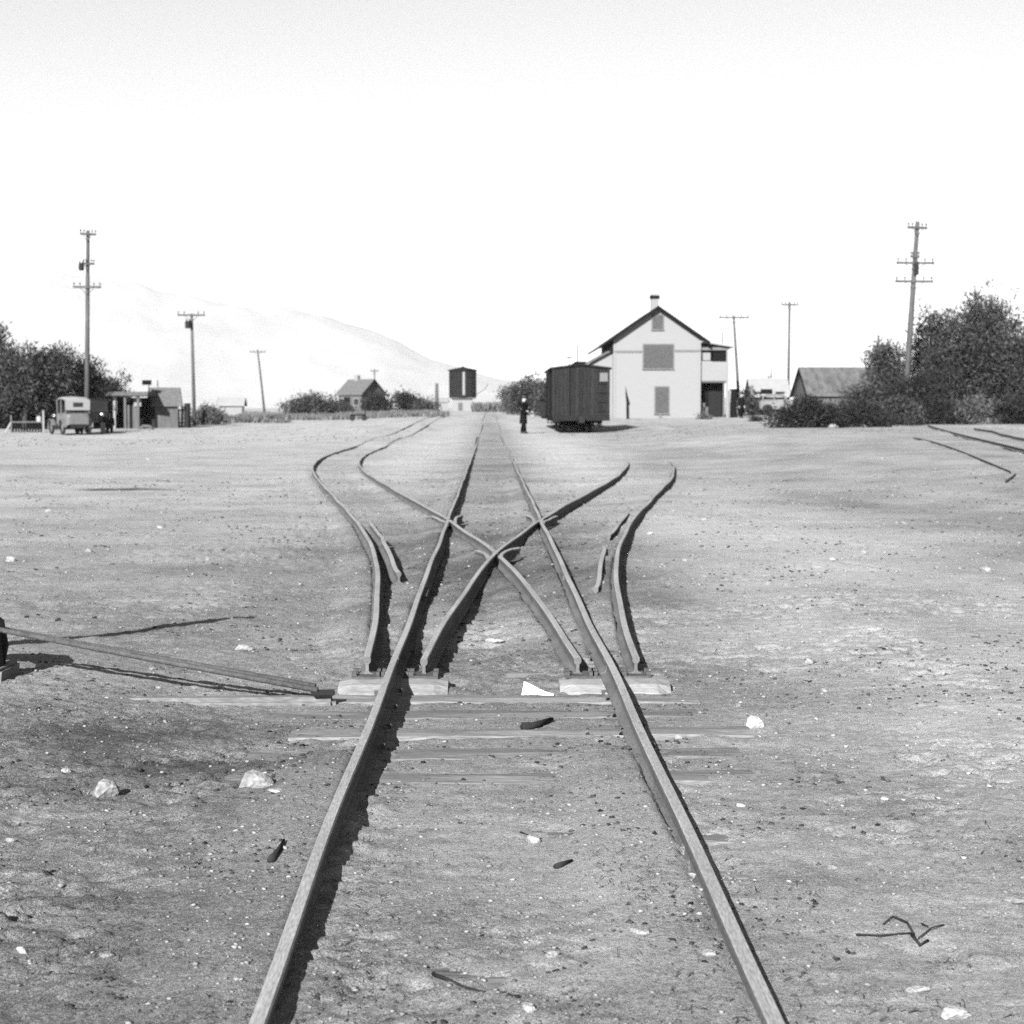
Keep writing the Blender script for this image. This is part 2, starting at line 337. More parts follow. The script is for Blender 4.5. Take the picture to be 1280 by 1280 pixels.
def zfine(x, y):
    i = min(max(bisect(xs, x) - 1, 0), nx - 2); j = min(max(bisect(ys, y) - 1, 0), ny - 2); u = (x - xs[i]) / (xs[i + 1] - xs[i]); v = (y - ys[j]) / (ys[j + 1] - ys[j])
    Z = gz.reshape(ny, nx); return float((Z[j, i] * (1 - u) + Z[j, i + 1] * u) * (1 - v) + (Z[j + 1, i] * (1 - u) + Z[j + 1, i + 1] * u) * v)
GZ2 = gz.reshape(ny, nx)
def zfine_arr(x, y):
    i = np.clip(np.searchsorted(xs, x) - 1, 0, nx - 2); j = np.clip(np.searchsorted(ys, y) - 1, 0, ny - 2)
    u = (x - xs[i]) / (xs[i + 1] - xs[i]); v = (y - ys[j]) / (ys[j + 1] - ys[j])
    return (GZ2[j, i] * (1 - u) + GZ2[j, i + 1] * u) * (1 - v) + (GZ2[j + 1, i] * (1 - u) + GZ2[j + 1, i + 1] * u) * v
def hit(px, py):
    p = onground(px, py); p.z = zfine(p.x, p.y); return p

# far mountains on the left
def mountains():
    px = np.array([-700, -300, -100, 0, 60, 110, 170, 230, 300, 360, 420, 470, 540, 620, 700, 820, 1000, 1300, 1700.])
    py = 2 + np.array([380, 345, 350, 342, 331, 333, 350, 362, 372, 380, 397, 412, 446, 472, 484, 494, 499, 501, 505.])
    nxm, nym = 420, 90; U = np.linspace(-700, 1700, nxm); ridge = np.interp(U, px, py)
    V = []
    for j in range(nym):
        t = j / (nym - 1); Y = 8200 + 2600 * t; X = (U - 612) / 2100 * 9500
        h0 = (514 - ridge) / 2100 * 9500; prof = sst(0, .62, np.array(t)) ** 1.1 if t < .62 else 1 - .5 * (t - .62)
        n = fbm(X, np.full_like(X, Y), 1100, 5, .5, ox=2)
        V.append(np.stack([X, np.full_like(X, Y), 12 + h0 * prof - np.abs(n) * h0 * .28 * 4 * t * (1 - t)], 1))
    V = np.concatenate(V); ix = np.arange(nxm * nym).reshape(nym, nxm)
    Fm = np.stack([ix[:-1, :-1].ravel(), ix[:-1, 1:].ravel(), ix[1:, 1:].ravel(), ix[1:, :-1].ravel()], 1)
    o = link('mountains', np_mesh('mountains', V, Fm), None, M['mountain'], True); tag(o, kind='structure')
mountains()

# ------------------------------------------------------------------ rails, ties, switch
PROF = [(-.036, 0), (.036, 0), (.036, .007), (.012, .016), (.007, .026), (.007, .052), (.0145, .060), (.0165, .066), (.0165, .080), (.013, .085), (-.013, .085), (-.0165, .080), (-.0165, .066), (-.0145, .060), (-.007, .052), (-.007, .026), (-.012, .016), (-.036, .007)]
def rail(name, pts, parent, dz=0.0, label=None):
    """pts: list of (x, y, z of the rail foot)"""
    P = [Vector(p) for p in pts]; k = len(P); n = len(PROF); V = []; Fc = []
    for i, p in enumerate(P):
        t = P[min(i + 1, k - 1)] - P[max(i - 1, 0)]; a = Vector((t.y, -t.x, 0)).normalized()
        for u, w in PROF: V.append(p + a * u + Vector((0, 0, w + dz)))
    for i in range(k - 1):
        for j in range(n): Fc.append((i * n + j, i * n + (j + 1) % n, (i + 1) * n + (j + 1) % n, (i + 1) * n + j))
    Fc += [tuple(range(n))[::-1], tuple(range((k - 1) * n, k * n))]
    o = MB().add(V, Fc).build(name, M['railside'], parent); o.data.materials.append(M['rail'])
    for i in range(k - 1):
        for j in (8, 9, 10): o.data.polygons[i * n + j].material_index = 1
    if label: o['label'] = label
    return o
def foot_z(x, y, sink=0.0): return float(zbig(np.array([x]), np.array([y]))[0]) - sink
def wob(y, s): return .004 * math.sin(y * .9 + s) + .003 * math.sin(y * 2.3 + 2 * s)
def path(fx, y0, y1, step, sink=lambda y: 0.0, s=0):
    n = max(2, int((y1 - y0) / step)); return [(float(fx(y)) + wob(y, s), y, foot_z(fx(y), y, sink(y)) + .004 * math.sin(y * 1.7 + s)) for y in np.linspace(y0, y1, n)]
main = thing('railway_track', 'straight narrow main track running from the camera to the far water tank', 'railway track', (TX, 2, 0))
main_inv = Matrix.Translation((-TX, -2, 0))
def under(parent, o):
    o.matrix_parent_inverse = Matrix.Translation(-Vector(parent.location)); return o
YF1 = 13.2; YF2 = 17.3
for s_, ph in ((-1, .3), (1, 1.9)):
    fx = lambda y, s_=s_: TX + s_ * HG
    under(main, rail('rail', path(fx, .6, YS - .012, .25, s=ph), main))
    sinkm = lambda y: .0
    under(main, rail('rail', path(fx, YS + .012, YF2 - .16, .3, s=ph), main))
    under(main, rail('rail', path(fx, YF2 + .10, 60, .5, s=ph, sink=lambda y: .0), main))
    under(main, rail('rail', path(fx, 60.02, 330, 3, s=ph, sink=lambda y: .01), main))
divL = thing('railway_track', 'track branching left that bends sharply into a siding on the left', 'railway track', (TX - .125, YS, 0))
divR = thing('railway_track', 'track branching right towards the boxcar and half buried beyond its bend', 'railway track', (TX + .13, YS, 0))
sinkL = lambda y: float(.01 * sst(30, 60, np.array(y)))
sinkR = lambda y: float(.13 * sst(33, 50, np.array(y)))
for par, sg, fn, sk in ((divL, -1, dl, sinkL), (divR, 1, dr, sinkR)):
    out = lambda y: TX + sg * fn(y) + sg * HG
    inn = lambda y: TX + sg * fn(y) - sg * HG
    under(par, rail('rail', path(out, YS + .02, 15.1, .3, s=sg + 1.2), par)); under(par, rail('rail', path(out, 15.12, 60 if sg < 0 else 49, .5, sk, sg + 1.2), par))
    if sg < 0: under(par, rail('rail', path(out, 60.02, 150, 2, sk, 2), par)); under(par, rail('rail', path(inn, 60.02, 150, 2, sk, 3), par))
    dz = .002 * (sg > 0) + .0015
    under(par, rail('rail', path(inn, YS + .02, YF1 - (.30 if sg < 0 else .02), .3, s=sg + 4), par, -dz))
    under(par, rail('rail', path(inn, YF1 + (.14 if sg < 0 else .02), YF2 - .16, .25, s=sg + 4), par, -dz))
    under(par, rail('rail', path(inn, YF2 + .06, 60 if sg < 0 else 49, .4, sk, sg + 4), par, -dz))
    # wing rails of the frog where this branch crosses the main rail
    mx = TX + sg * HG
    w = [(inn(YF2 - .9) - sg * .0, YF2 - .5)]
    def wing(p): return [(x, y, z) for x, y, z in p]
    under(par, rail('wing_rail', [(mx - sg * .078, YF2 - .30, 0), (mx - sg * .075, YF2 + .10, 0), (mx - sg * .085, YF2 + .35, 0), (mx - sg * .13, YF2 + .60, 0)], par, .0035))
    under(par, rail('wing_rail', [(mx + sg * .020, YF2 - .17, 0), (mx + sg * .085, YF2 + .10, 0), (mx + sg * .125, YF2 + .40, 0), (mx + sg * .19, YF2 + .72, 0)][::1], par, -.0125))
# centre frog: the near leg of each inner rail hooks outwards
slope = .095
under(divL, rail('wing_rail', [(TX + .035, YF1 - .30, 0), (TX + .050, YF1 - .10, 0), (TX + .08, YF1 + .12, 0), (TX + .125, YF1 + .32, 0), (TX + .19, YF1 + .45, 0)], divL, .003))
under(divR, rail('wing_rail', [(TX - .060, YF1 - .35, 0), (TX - .075, YF1 - .05, 0), (TX - .10, YF1 + .18, 0), (TX - .155, YF1 + .38, 0)], divR, -.012))
# guard rails
def gpath(fn, sg, y0, y1, off): return [(TX + sg * (fn(y) + HG - off - .025 * (abs(2 * (y - y0) / (y1 - y0) - 1) ** 6)), y, .0) for y in np.linspace(y0, y1, 14)]
under(divL, rail('guard_rail', gpath(dl, -1, 11.6, 14.9, .12), divL, -.004)); under(divL, rail('guard_rail', gpath(dl, -1, 15.1, 17.6, .15), divL, -.03))
under(divR, rail('guard_rail', gpath(dr, 1, 10.8, 14.2, .115), divR, -.030)); under(divR, rail('guard_rail', gpath(dr, 1, 15.4, 19.0, .13), divR, -.025))
# ties: three worn meshes shared by all
def tie_mesh(seed, L, wd):
    random.seed(seed); mb = MB(); n = 9; V = []; Fc = []
    for i in range(n):
        x = -L / 2 + L * i / (n - 1); j = lambda a: random.uniform(-a, a)
        V += [(x, -wd / 2 + j(.012), -.14), (x, wd / 2 + j(.012), -.14), (x, wd / 2 + j(.012), -.012 + j(.006)), (x, wd / 2 - .02 + j(.008), j(.006)), (x, j(.02), .004 + j(.006)), (x, -wd / 2 + .02 + j(.008), j(.006)), (x, -wd / 2 + j(.012), -.012 + j(.006))]
    for i in range(n - 1):
        for k in range(7): Fc.append((i * 7 + k, i * 7 + (k + 1) % 7, (i + 1) * 7 + (k + 1) % 7, (i + 1) * 7 + k))
    Fc += [tuple(range(7))[::-1], tuple(range((n - 1) * 7, n * 7))]
    me = mb.add(V, Fc).mesh('tie'); me.materials.append(M['tie']); return me
TM = [tie_mesh(s, 1.75, .19) for s in range(4)]; TML = [tie_mesh(s + 9, 2.6, .2) for s in range(3)]
random.seed(5)
y = 3.0
while y < 46:
    if abs(y - YS) > .25:
        o = link('tie', TM[random.randrange(3)], main)
        o.location = (random.uniform(-.08, .08), y - 2, zg(TX, y) + random.uniform(-.006, .004) + (.004 if 5.3 < y < 7.4 else -.014)); o.rotation_euler = (0, 0, random.uniform(-.03, .03))
    y += .40 * random.uniform(.92, 1.1)
for par, sg, fn in ((divL, -1, dl), (divR, 1, dr)):
    y = 18.5
    while y < 40:
        s = float(fn(y + .1) - fn(y - .1)) / .2 * sg; o = link('tie', TM[random.randrange(4)], par)
        o.location = (TX + sg * float(fn(y)) - par.location.x, y - YS, -.06 + random.uniform(-.015, .004)); o.rotation_euler = (0, 0, -math.atan(s))
        y += .55 * random.uniform(.9, 1.15)
# headblocks carrying the stub ends
def headblock(x0, x1, y0, y1, z0, z1, seed):
    random.seed(seed); n = 9; V = []; Fc = []; w = y1 - y0
    for i in range(n):
        t = i / (n - 1); x = x0 + (x1 - x0) * t; j = lambda a: random.uniform(-a, a); e = .02 if i in (0, n - 1) else 0
        V += [(x, y0 + j(.006), z0), (x, y1 + j(.006), z0), (x, y1 - e + j(.006), z1 - .03 - e), (x, y1 - .03 - e, z1 - e * .6 + j(.003)), (x, (y0 + y1) / 2, z1 + .004 - e * .5 + j(.003)), (x, y0 + .07 + e, z1 - .006 - e * .6 + j(.003)), (x, y0 + .02 + e + j(.006), z1 - .035 - e), (x, y0 + j(.006), z1 - .075)]
    for i in range(n - 1):
        for k in range(8): Fc.append((i * 8 + k, i * 8 + (k + 1) % 8, (i + 1) * 8 + (k + 1) % 8, (i + 1) * 8 + k))
    Fc += [tuple(range(8))[::-1], tuple(range((n - 1) * 8, n * 8))]
    o = MB().add(V, Fc).build('headblock', M['block'], main); under(main, o); return o
h1 = headblock(-.67, -.185, 7.28, 7.60, -.16, -.002, 1); h1['label'] = 'thick worn timber under the left stub rail ends'
h2 = headblock(.31, .80, 7.28, 7.60, -.16, -.002, 2); h2['label'] = 'thick worn timber under the right stub rail ends'
# chairs and spikes at the stub ends
for x in (TX - HG - .125, TX - HG, TX - HG + .13, TX + HG - .125, TX + HG, TX + HG + .13):
    mb = MB().box((x, YS + .02, .004), (.13, .16, .012), 0, .002)
    for sx in (-.055, .055): mb.box((x + sx, YS - .03, .016), (.022, .03, .024)); mb.box((x + sx, YS + .06, .016), (.022, .03, .024))
    under(main, mb.build('rail_chair', M['rod'], main))
for yy in (5.86, 6.24, 6.65, 7.04, 8.2):
    for s_ in (-1, 1):
        for q in (-1, 1):
            mb = MB().box((TX + s_ * HG + q * .05, yy + q * .03, .012), (.014, .014, .02)).box((TX + s_ * HG + q * .046, yy + q * .03, .018), (.024, .018, .006)); under(main, mb.build('spike', M['rod'], main))
# fish plates
for s_, yy in ((-1, 10.6), (1, 11.8)):
    for q in (-1, 1):
        mb = MB().box((TX + s_ * HG + q * .016, yy, .04), (.012, .42, .032))
        for k in (-.15, -.05, .05, .15): mb.lathe([(.014, 0), (.014, .014)], (TX + s_ * HG + q * .022, yy + k, .04), 6, 'x')
        under(main, mb.build('fish_plate', M['railside'], main))

# right-hand side tracks on the bank
def sidetrack():
    t = thing('railway_track', 'sunken side track curving in from the right edge by the bushes', 'railway track', onground(1180, 560))
    def rr(pix, sink):
        P = [onground(a, b) for a, b in pix]; P.sort(key=lambda p: p.y); ysx = np.array([p.y for p in P]); xx = np.array([p.x for p in P]); c = np.polyfit(ysx, xx, 2)
        zf = np.polyfit(np.linspace(ysx[0] - 2, ysx[-1], 30), [zg(float(np.polyval(c, q)), q) for q in np.linspace(ysx[0] - 2, ysx[-1], 30)], 4)
        pts = [(float(np.polyval(c, q)), q, float(np.polyval(zf, q)) - sink) for q in np.linspace(ysx[0] - (2 if pix[-1][0] > 1275 else 0), ysx[-1], 40)]
        under(t, rail('rail', pts, t))
    rr([(1160, 533), (1175, 539), (1200, 546), (1240, 556), (1282, 567)], -.012)
    rr([(1142, 548), (1180, 559), (1230, 576), (1262, 592)], .036)
    t2 = thing('railway_track', 'outer side track of which one rail shows at the right edge', 'railway track', onground(1250, 545))
    P = [onground(a, b) for a, b in [(1218, 537.5), (1250, 545), (1282, 552)]]; P.sort(key=lambda p: p.y); c = np.polyfit([p.y for p in P], [p.x for p in P], 1)
    under(t2, rail('rail', [(float(np.polyval(c, q)), q, zg(float(np.polyval(c, q)), q) + .006) for q in np.linspace(P[0].y - 3, P[-1].y, 30)], t2))
sidetrack()

# ------------------------------------------------------------------ switch stand at the left edge with its rods
def switch_stand():
    bx, by = -2.75, 7.42; z0 = zg(bx, by); t = thing('switch_stand', 'low dark iron switch stand standing at the left picture edge', 'switch stand', (bx, by, z0))
    MB().box((-.05, 0, .01), (1.35, .30, .10), 0, .006).build('base_timber', M['tie'], t, .012)
    # hooped iron frame (its shadow lies on the dirt beyond it)
    hoop = [(.575, 0, .05), (.585, 0, .14), (.56, 0, .22), (.46, 0, .285), (.2, 0, .33), (-.1, 0, .34), (-.4, 0, .32), (-.56, 0, .24), (-.6, 0, .14), (-.58, 0, .05)]
    MB().tube(hoop, [.025, .036, .055, .062, .062, .062, .062, .055, .036, .025], 8).build('hoop_frame', M['iron'], t, 0, True)
    P = [Vector((-.55, .03, .05)), Vector((-.05, .03, .58)), Vector((.25, .03, .88)), Vector((.36, .03, 1.0)), Vector((.42, .03, 1.06)), Vector((.46, .03, 1.11)), Vector((.535, .03, 1.20))]
    MB().tube(P, [.045, .042, .036, .055, .055, .028, .030], 8).build('lever', M['iron'], t, 0, True)
    MB().box((.575, -.03, .12), (.05, .12, .24), 0, .003).build('bracket', M['iron'], t, .008)
    a = Vector((.56, -.03, .225))
    for k, dy in enumerate((0.0, .10)):
        e = Vector((-.72 - .02 * k - bx, 6.98 + dy - by, .030 - z0))
        MB().tube([a + Vector((0, dy - .02, -.014 * k)), a.lerp(e, .5) + Vector((0, dy * .8, -.004 - .012 * k)), e], .0125, 8).build('connecting_rod', M['rod'], t, 0, True)
    MB().box((-.70 - bx, 7.0 - by, .016 - z0), (.10, .05, .02), .1).build('rod_clevis', M['iron'], t, .004)
switch_stand()
# long buried timber that carries the stand
o = MB().box((-1.52, 7.04, -.070), (1.75, .11, .12), .012, .008).build('timber', M['tie'], None, .02); tag(o, 'long pale timber sunk in the dirt beneath the switch rods', 'timber')

# ------------------------------------------------------------------ stones, paper, sticks
def stone_mesh(seed, flat=.6, sub=2):
    bm = bmesh.new(); bmesh.ops.create_icosphere(bm, subdivisions=sub, radius=.5); r = np.random.default_rng(seed); ks = r.normal(size=(12, 3)); ks /= np.linalg.norm(ks, axis=1)[:, None]; am = r.uniform(.24, .44, 12)
    for v in bm.verts:
        p = np.array(v.co)
        for k, a in zip(ks, am):
            d = p @ k
            if d > a * .9: p = p - k * (d - a * .9)
        p = p * (1 + .05 * r.uniform(-1, 1)); v.co = (p[0], p[1] * .8, p[2] * flat)
    me = bpy.data.meshes.new('stone'); bm.to_mesh(me); bm.free(); return me
SM = [stone_mesh(i, .45 + .1 * (i % 4)) for i in range(9)]
SMP = [m.copy() for m in SM]; SMG = [m.copy() for m in SM]
for m in SMP: m.materials.append(M['stone'])
for m in SMG: m.materials.append(M['greystone'])
random.seed(11)
def stone(px, py, w, label, grey=False, group=None, flat=1.0, deep=.8):
    p = hit(px, py); s = w / 2100 * math.hypot(p.y, 0) * 1.06; o = link('stone', (SMG if grey else SMP)[random.randrange(9)])
    o.location = (p.x, p.y, p.z + s * .06 * flat); o.scale = (s, s * deep, s * flat); o.rotation_euler = (random.uniform(-.15, .15), random.uniform(-.15, .15), random.uniform(-.5, .5))
    return tag(o, label, 'stone', group)
stone(128, 994, 42, 'white wedge-shaped stone in the left foreground, brightest left of the rails')
stone(316, 984, 56, 'big blocky grey stone left of the near left rail', True, flat=.9)
stone(346, 1000, 30, 'small flat pale stone just below the big blocky grey stone', flat=.5)
stone(80, 962, 20, 'small pale stone above the white wedge-shaped stone')
stone(75, 1111, 14, 'small round white stone alone on the left dirt')
stone(29, 1192, 24, 'round pale stone near the lower left corner')
stone(132, 1198, 32, 'flat pale stone in the lower left, below the small round white one', flat=.6)
stone(303, 812, 30, 'flat white stone right of the crossing shadows of the switch stand', flat=.5)
stone(83, 800, 13, 'small pale stone lying on the long shadow of the switch lever')
stone(939, 910, 34, 'pale lumpy stone right of the track beside the near ties')
stone(667, 1052, 32, 'pale broken stone in the middle between the near rails')
stone(864, 1097, 22, 'white stone tucked against the inside of the right rail')
stone(690, 1199, 28, 'pale stone between the rails, above the one at the bottom edge')
stone(660, 1264, 30, 'pale stone between the rails at the bottom edge of the picture')
stone(797, 1171, 32, 'thin flat stone left of the near right rail', flat=.45)
stone(885, 1198, 28, 'flat whitish stone touching the near right rail on its inside', flat=.45)
stone(1145, 1239, 42, 'flat oval pale stone in the lower right foreground', flat=.45)
stone(1270, 1128, 40, 'pale stone cut by the right picture edge', flat=.6)
stone(1187, 1270, 56, 'largest pale stone at the bottom right edge', flat=.5)
stone(1027, 1228, 28, 'thin pale stone between the right rail and the oval stone', flat=.4)
stone(616, 803, 30, 'long flat whitish stone between the stub rails beyond the headblocks', flat=.35)
stone(1224, 797, 26, 'pale stone in the middle ground near the right edge')
stone(948, 768, 20, 'pale stone on the light gravel strip right of the switch')
stone(1079, 692, 15, 'white stone far out on the right dirt')
stone(1232, 714, 22, 'pale stone farthest right in the middle ground')
stone(14, 702, 20, 'pale stone at the left picture edge in the middle ground')
stone(1232, 972, 22, 'faint pale stone near the right edge below the middle')
stone(847, 923, 13, 'small white stone resting on a tie right of the right rail')
stone(1042, 535, 16, 'white boulder at the foot of the right bushes'); stone(1078, 534, 13, 'smaller white boulder at the foot of the right bushes')
for px, py, w in ((925, 1009, 14), (1275, 1028, 12), (1040, 1085, 15), (922, 884, 16), (1030, 866, 15), (1018, 935, 14), (1160, 905, 12), (1105, 1000, 13), (190, 836, 16), (198, 858, 12), (812, 668, 10), (856, 700, 10), (880, 722, 10), (900, 760, 11), (840, 640, 9), (1000, 790, 12), (1010, 830, 13), (930, 745, 10), (960, 730, 10), (700, 1045, 12), (470, 890, 10), (300, 1125, 12), (180, 1060, 10), (250, 1110, 9), (60, 1085, 12), (12, 1050, 14), (1120, 860, 12), (1180, 820, 12), (1210, 1215, 20), (1080, 1180, 14), (1240, 905, 14), (880, 650, 10), (1040, 700, 10), (1130, 655, 10), (1250, 650, 10), (110, 690, 12), (200, 660, 10), (60, 640, 12), (260, 700, 10), (185, 575, 9)):
    side = 'right' if px > 640 else 'left'
    if 560 < px < 790 and py > 900 or px == 470: where = 'small pale stone lying between the two near rails' if px > 560 else 'small pale stone just outside the near left rail'
    elif py < 800: where = 'small pale stone far out on the %s-hand dirt beyond the headblocks' % side if abs(px - 640) > 330 else 'small pale stone on the light gravel strip right of the switch'
    else: where = 'small pale stone in the %s foreground dirt nearer than the headblocks' % side if py > 880 else ('small pale stone lying beside the switch rods' if side == 'left' else 'small pale stone on the dirt right of the headblocks')
    stone(px, py, w, where, group=where.replace('stone', 'stones'), grey=random.random() < .3)
for px, py, w, lab in ((72, 778, 12, 'dark clod above the lever shadow near the left edge'), (118, 773, 9, 'smaller dark clod right of the clod near the left edge')):
    o = stone(px, py, w, lab, True); o.data = SM[3].copy(); o.data.materials.clear(); o.data.materials.append(M['stick']); o.name = 'dirt_clod'; o['category'] = 'clod'

def paper():
    p = hit(672, 868); n = 7; V = []; Fc = []; w, h = .14, .085
    top = []; bot = []
    for i in range(n):
        t = i / (n - 1); x = p.x - w / 2 + w * t; hh = h * max(0.06, (1 - t) ** 1.2) * (1 if t > .02 else .95)
        bot.append((x, p.y + .012 * math.sin(5 * t), p.z + .002)); top.append((x + .012 * (1 - t), p.y + .05 * (1 - t) + .008 * math.sin(9 * t), p.z + .004 + hh * .62))
    V = bot + top; Fc = [(i, i + 1, n + i + 1, n + i) for i in range(n - 1)]
    me = bpy.data.meshes.new('paper_scrap'); me.from_pydata(V, [], Fc); o = link('paper_scrap', me, None, M['paper']); md = o.modifiers.new('thick', 'SOLIDIFY'); md.thickness = .002
    tag(o, 'torn white paper scrap leaning beside the right headblock', 'paper scrap')
paper()
def stick(pts, r, label, name='stick', lift=.6, cat='stick', m='stick'):
    P = [hit(a, b) for a, b in pts]; P = [p + Vector((0, 0, r * lift)) for p in P]; n = len(P); o = MB().tube(P, [r * (1 - .6 * i / (n - 1)) for i in range(n)], 6).build(name, M[m], None, 0, True); return tag(o, label, cat)
stick([(541, 1215), (560, 1225), (580, 1233), (606, 1246)], .0045, 'dark thin stick lying between the near rails')
stick([(338, 1090), (348, 1078), (355, 1066)], .010, 'short dark curved stick left of the left rail')
stick([(655, 913), (672, 909), (690, 902)], .020, 'stubby dark wood chunk on the ties inside the right rail')
stick([(695, 1086), (705, 1082), (715, 1079)], .009, 'short dark stick between the rails below the middle stone')
stick([(1258, 603), (1264, 599), (1270, 594)], .022, 'black stick near the right edge below the side track', lift=1.0)
def twig():
    t = thing('twig', 'dry branching twig lying on the dirt in the right foreground', 'twig', hit(1140, 1170)); inv = t.location
    for pts, r in (([(1070, 1167), (1100, 1169), (1140, 1171)], .005), ([(1140, 1173), (1150, 1180), (1160, 1176)], .009), ([(1142, 1172), (1134, 1158), (1116, 1150), (1104, 1158)], .006), ([(1148, 1176), (1165, 1165), (1180, 1158)], .004), ([(1152, 1158), (1160, 1162)], .004)):
        P = [hit(a, b) - inv + Vector((0, 0, .007)) for a, b in pts]; MB().tube(P, [.55 * r * (1 - .5 * i / len(P)) for i in range(len(P))], 5).build('twig_branch', M['stick'], t, 0, True)
twig()

# gravel, clods, straw: too many to count
def scatter(name, label, cat, n, m, xr, ylo, yhi, smin, smax, seed, mask=None, flat=.6):
    r = np.random.default_rng(seed); t = r.random(n); Y = ylo * (yhi / ylo) ** t; X = r.uniform(-1, 1, n) * np.minimum(xr, .36 * Y + .3)
    if mask is not None:
        k = mask(X, Y, r); X = X[k]; Y = Y[k]
    for rx in rail_x(Y):
        k = np.abs(X - rx) > .05; X, Y = X[k], Y[k]
        rx = None
        break
    n = len(X); Z = zfine_arr(X, Y)
    oct_v = np.array([[1, 0, 0], [-.5, .85, 0], [-.5, -.85, 0], [.5, .5, .7], [-.6, 0, .7], [.4, -.6, .7], [0, 0, -.7]], float)
    oct_f = np.array([[0, 1, 3], [1, 4, 3], [1, 2, 4], [2, 5, 4], [2, 0, 5], [0, 3, 5], [3, 4, 5], [0, 6, 1], [1, 6, 2], [2, 6, 0]])
    s = (smin + (smax - smin) * r.random(n) ** 3.5) * (Y / 5) ** .55; V = oct_v[None] * (1 + .35 * r.uniform(-1, 1, (n, 7, 1))); a = r.random(n) * 6.28; ca, sa = np.cos(a)[:, None], np.sin(a)[:, None]
    VX = V[:, :, 0] * ca - V[:, :, 1] * sa; VY = V[:, :, 0] * sa + V[:, :, 1] * ca
    P = np.stack([X[:, None] + VX * s[:, None], Y[:, None] + VY * s[:, None], Z[:, None] + (V[:, :, 2] * flat + .12) * s[:, None]], 2).reshape(-1, 3)
    Fc = (oct_f[None] + (np.arange(n) * 7)[:, None, None]).reshape(-1, 3)
    o = link(name, np_mesh(name, P, Fc), None, m); tag(o, label, cat, kind='stuff'); return o
scatter('gravel', 'pale grit and pebbles strewn over the dirt', 'gravel', 7500, M['gravel'], 14, 2.9, 45, .0025, .012, 1, lambda X, Y, r: (r.random(len(X)) < .35 + .65 * ((X > 1) & (X < 5) & (Y > 5))))
scatter('dirt_crumbs', 'crumbs of dry earth strewn over the dirt', 'dirt crumbs', 26000, M['clod'], 12, 2.9, 30, .0018, .010, 2, lambda X, Y, r: fbm(X, Y, .5, 2, ox=3) > -.12)
scatter('cinders', 'dark cinders and chips scattered about the switch and rails', 'cinders', 30000, M['cinder'], 9, 2.9, 30, .0016, .011, 3, lambda X, Y, r: (fbm(X, Y, .55, 3, ox=66) + .22 * np.exp(-((np.abs(X - TX) - .45) / .3) ** 2) * (Y < 16) + .12 * (X < -.6) * (Y < 7.5)) > .21)
def straw():
    r = np.random.default_rng(4); n = 13000; t = r.random(n); Y = 3.0 * (22 / 3.0) ** t; X = r.uniform(-1, 1, n) * (.33 * Y + .2); k = fbm(X, Y * 1.3, .45, 3, ox=12) > .17; X, Y = X[k], Y[k]
    # denser patches left of the track
    for cx, cy, sx, sy, q in ((-1.42, 6.4, .30, .25, 900), (-1.0, 5.75, .3, .08, 420), (-1.7, 6.0, .18, .12, 250), (-.75, 8.6, .2, .6, 300), (.98, 8.2, .2, .6, 250), (-1.0, 10.5, .35, .6, 300), (.36, 4.1, .05, .2, 120), (-.3, 3.6, .05, .5, 220), (-.72, 12, .3, 1.2, 350)):
        X = np.concatenate([X, r.normal(cx, sx, q)]); Y = np.concatenate([Y, r.normal(cy, sy, q)])
    n = len(X); Z = zfine_arr(X, Y); L = r.uniform(.006, .034, n); a = r.random(n) * 6.28; up = r.random(n) ** 2 * .5; w = r.uniform(.0005, .0013, n)
    d = np.stack([np.cos(a) * np.cos(up), np.sin(a) * np.cos(up), np.sin(up)], 1) * L[:, None]; sd_ = np.stack([-np.sin(a), np.cos(a), np.zeros(n)], 1) * w[:, None]; B = np.stack([X, Y, Z + .003], 1)
    mid = B + d * .5 + np.stack([0 * X, 0 * X, L * .12], 1)
    P = np.stack([B - sd_, B + sd_, mid + sd_ + np.array([0, 0, .0015]), mid - sd_, B + d], 1).reshape(-1, 3); b = np.arange(n) * 5
    Fc = np.concatenate([np.stack([b, b + 1, b + 2], 1), np.stack([b, b + 2, b + 3], 1), np.stack([b + 3, b + 2, b + 4], 1)])
    o = link('dry_weeds', np_mesh('dry_weeds', P, Fc), None, M['weed']); tag(o, 'dry straw and low dark weeds littering the dirt', 'weeds', kind='stuff')
straw()
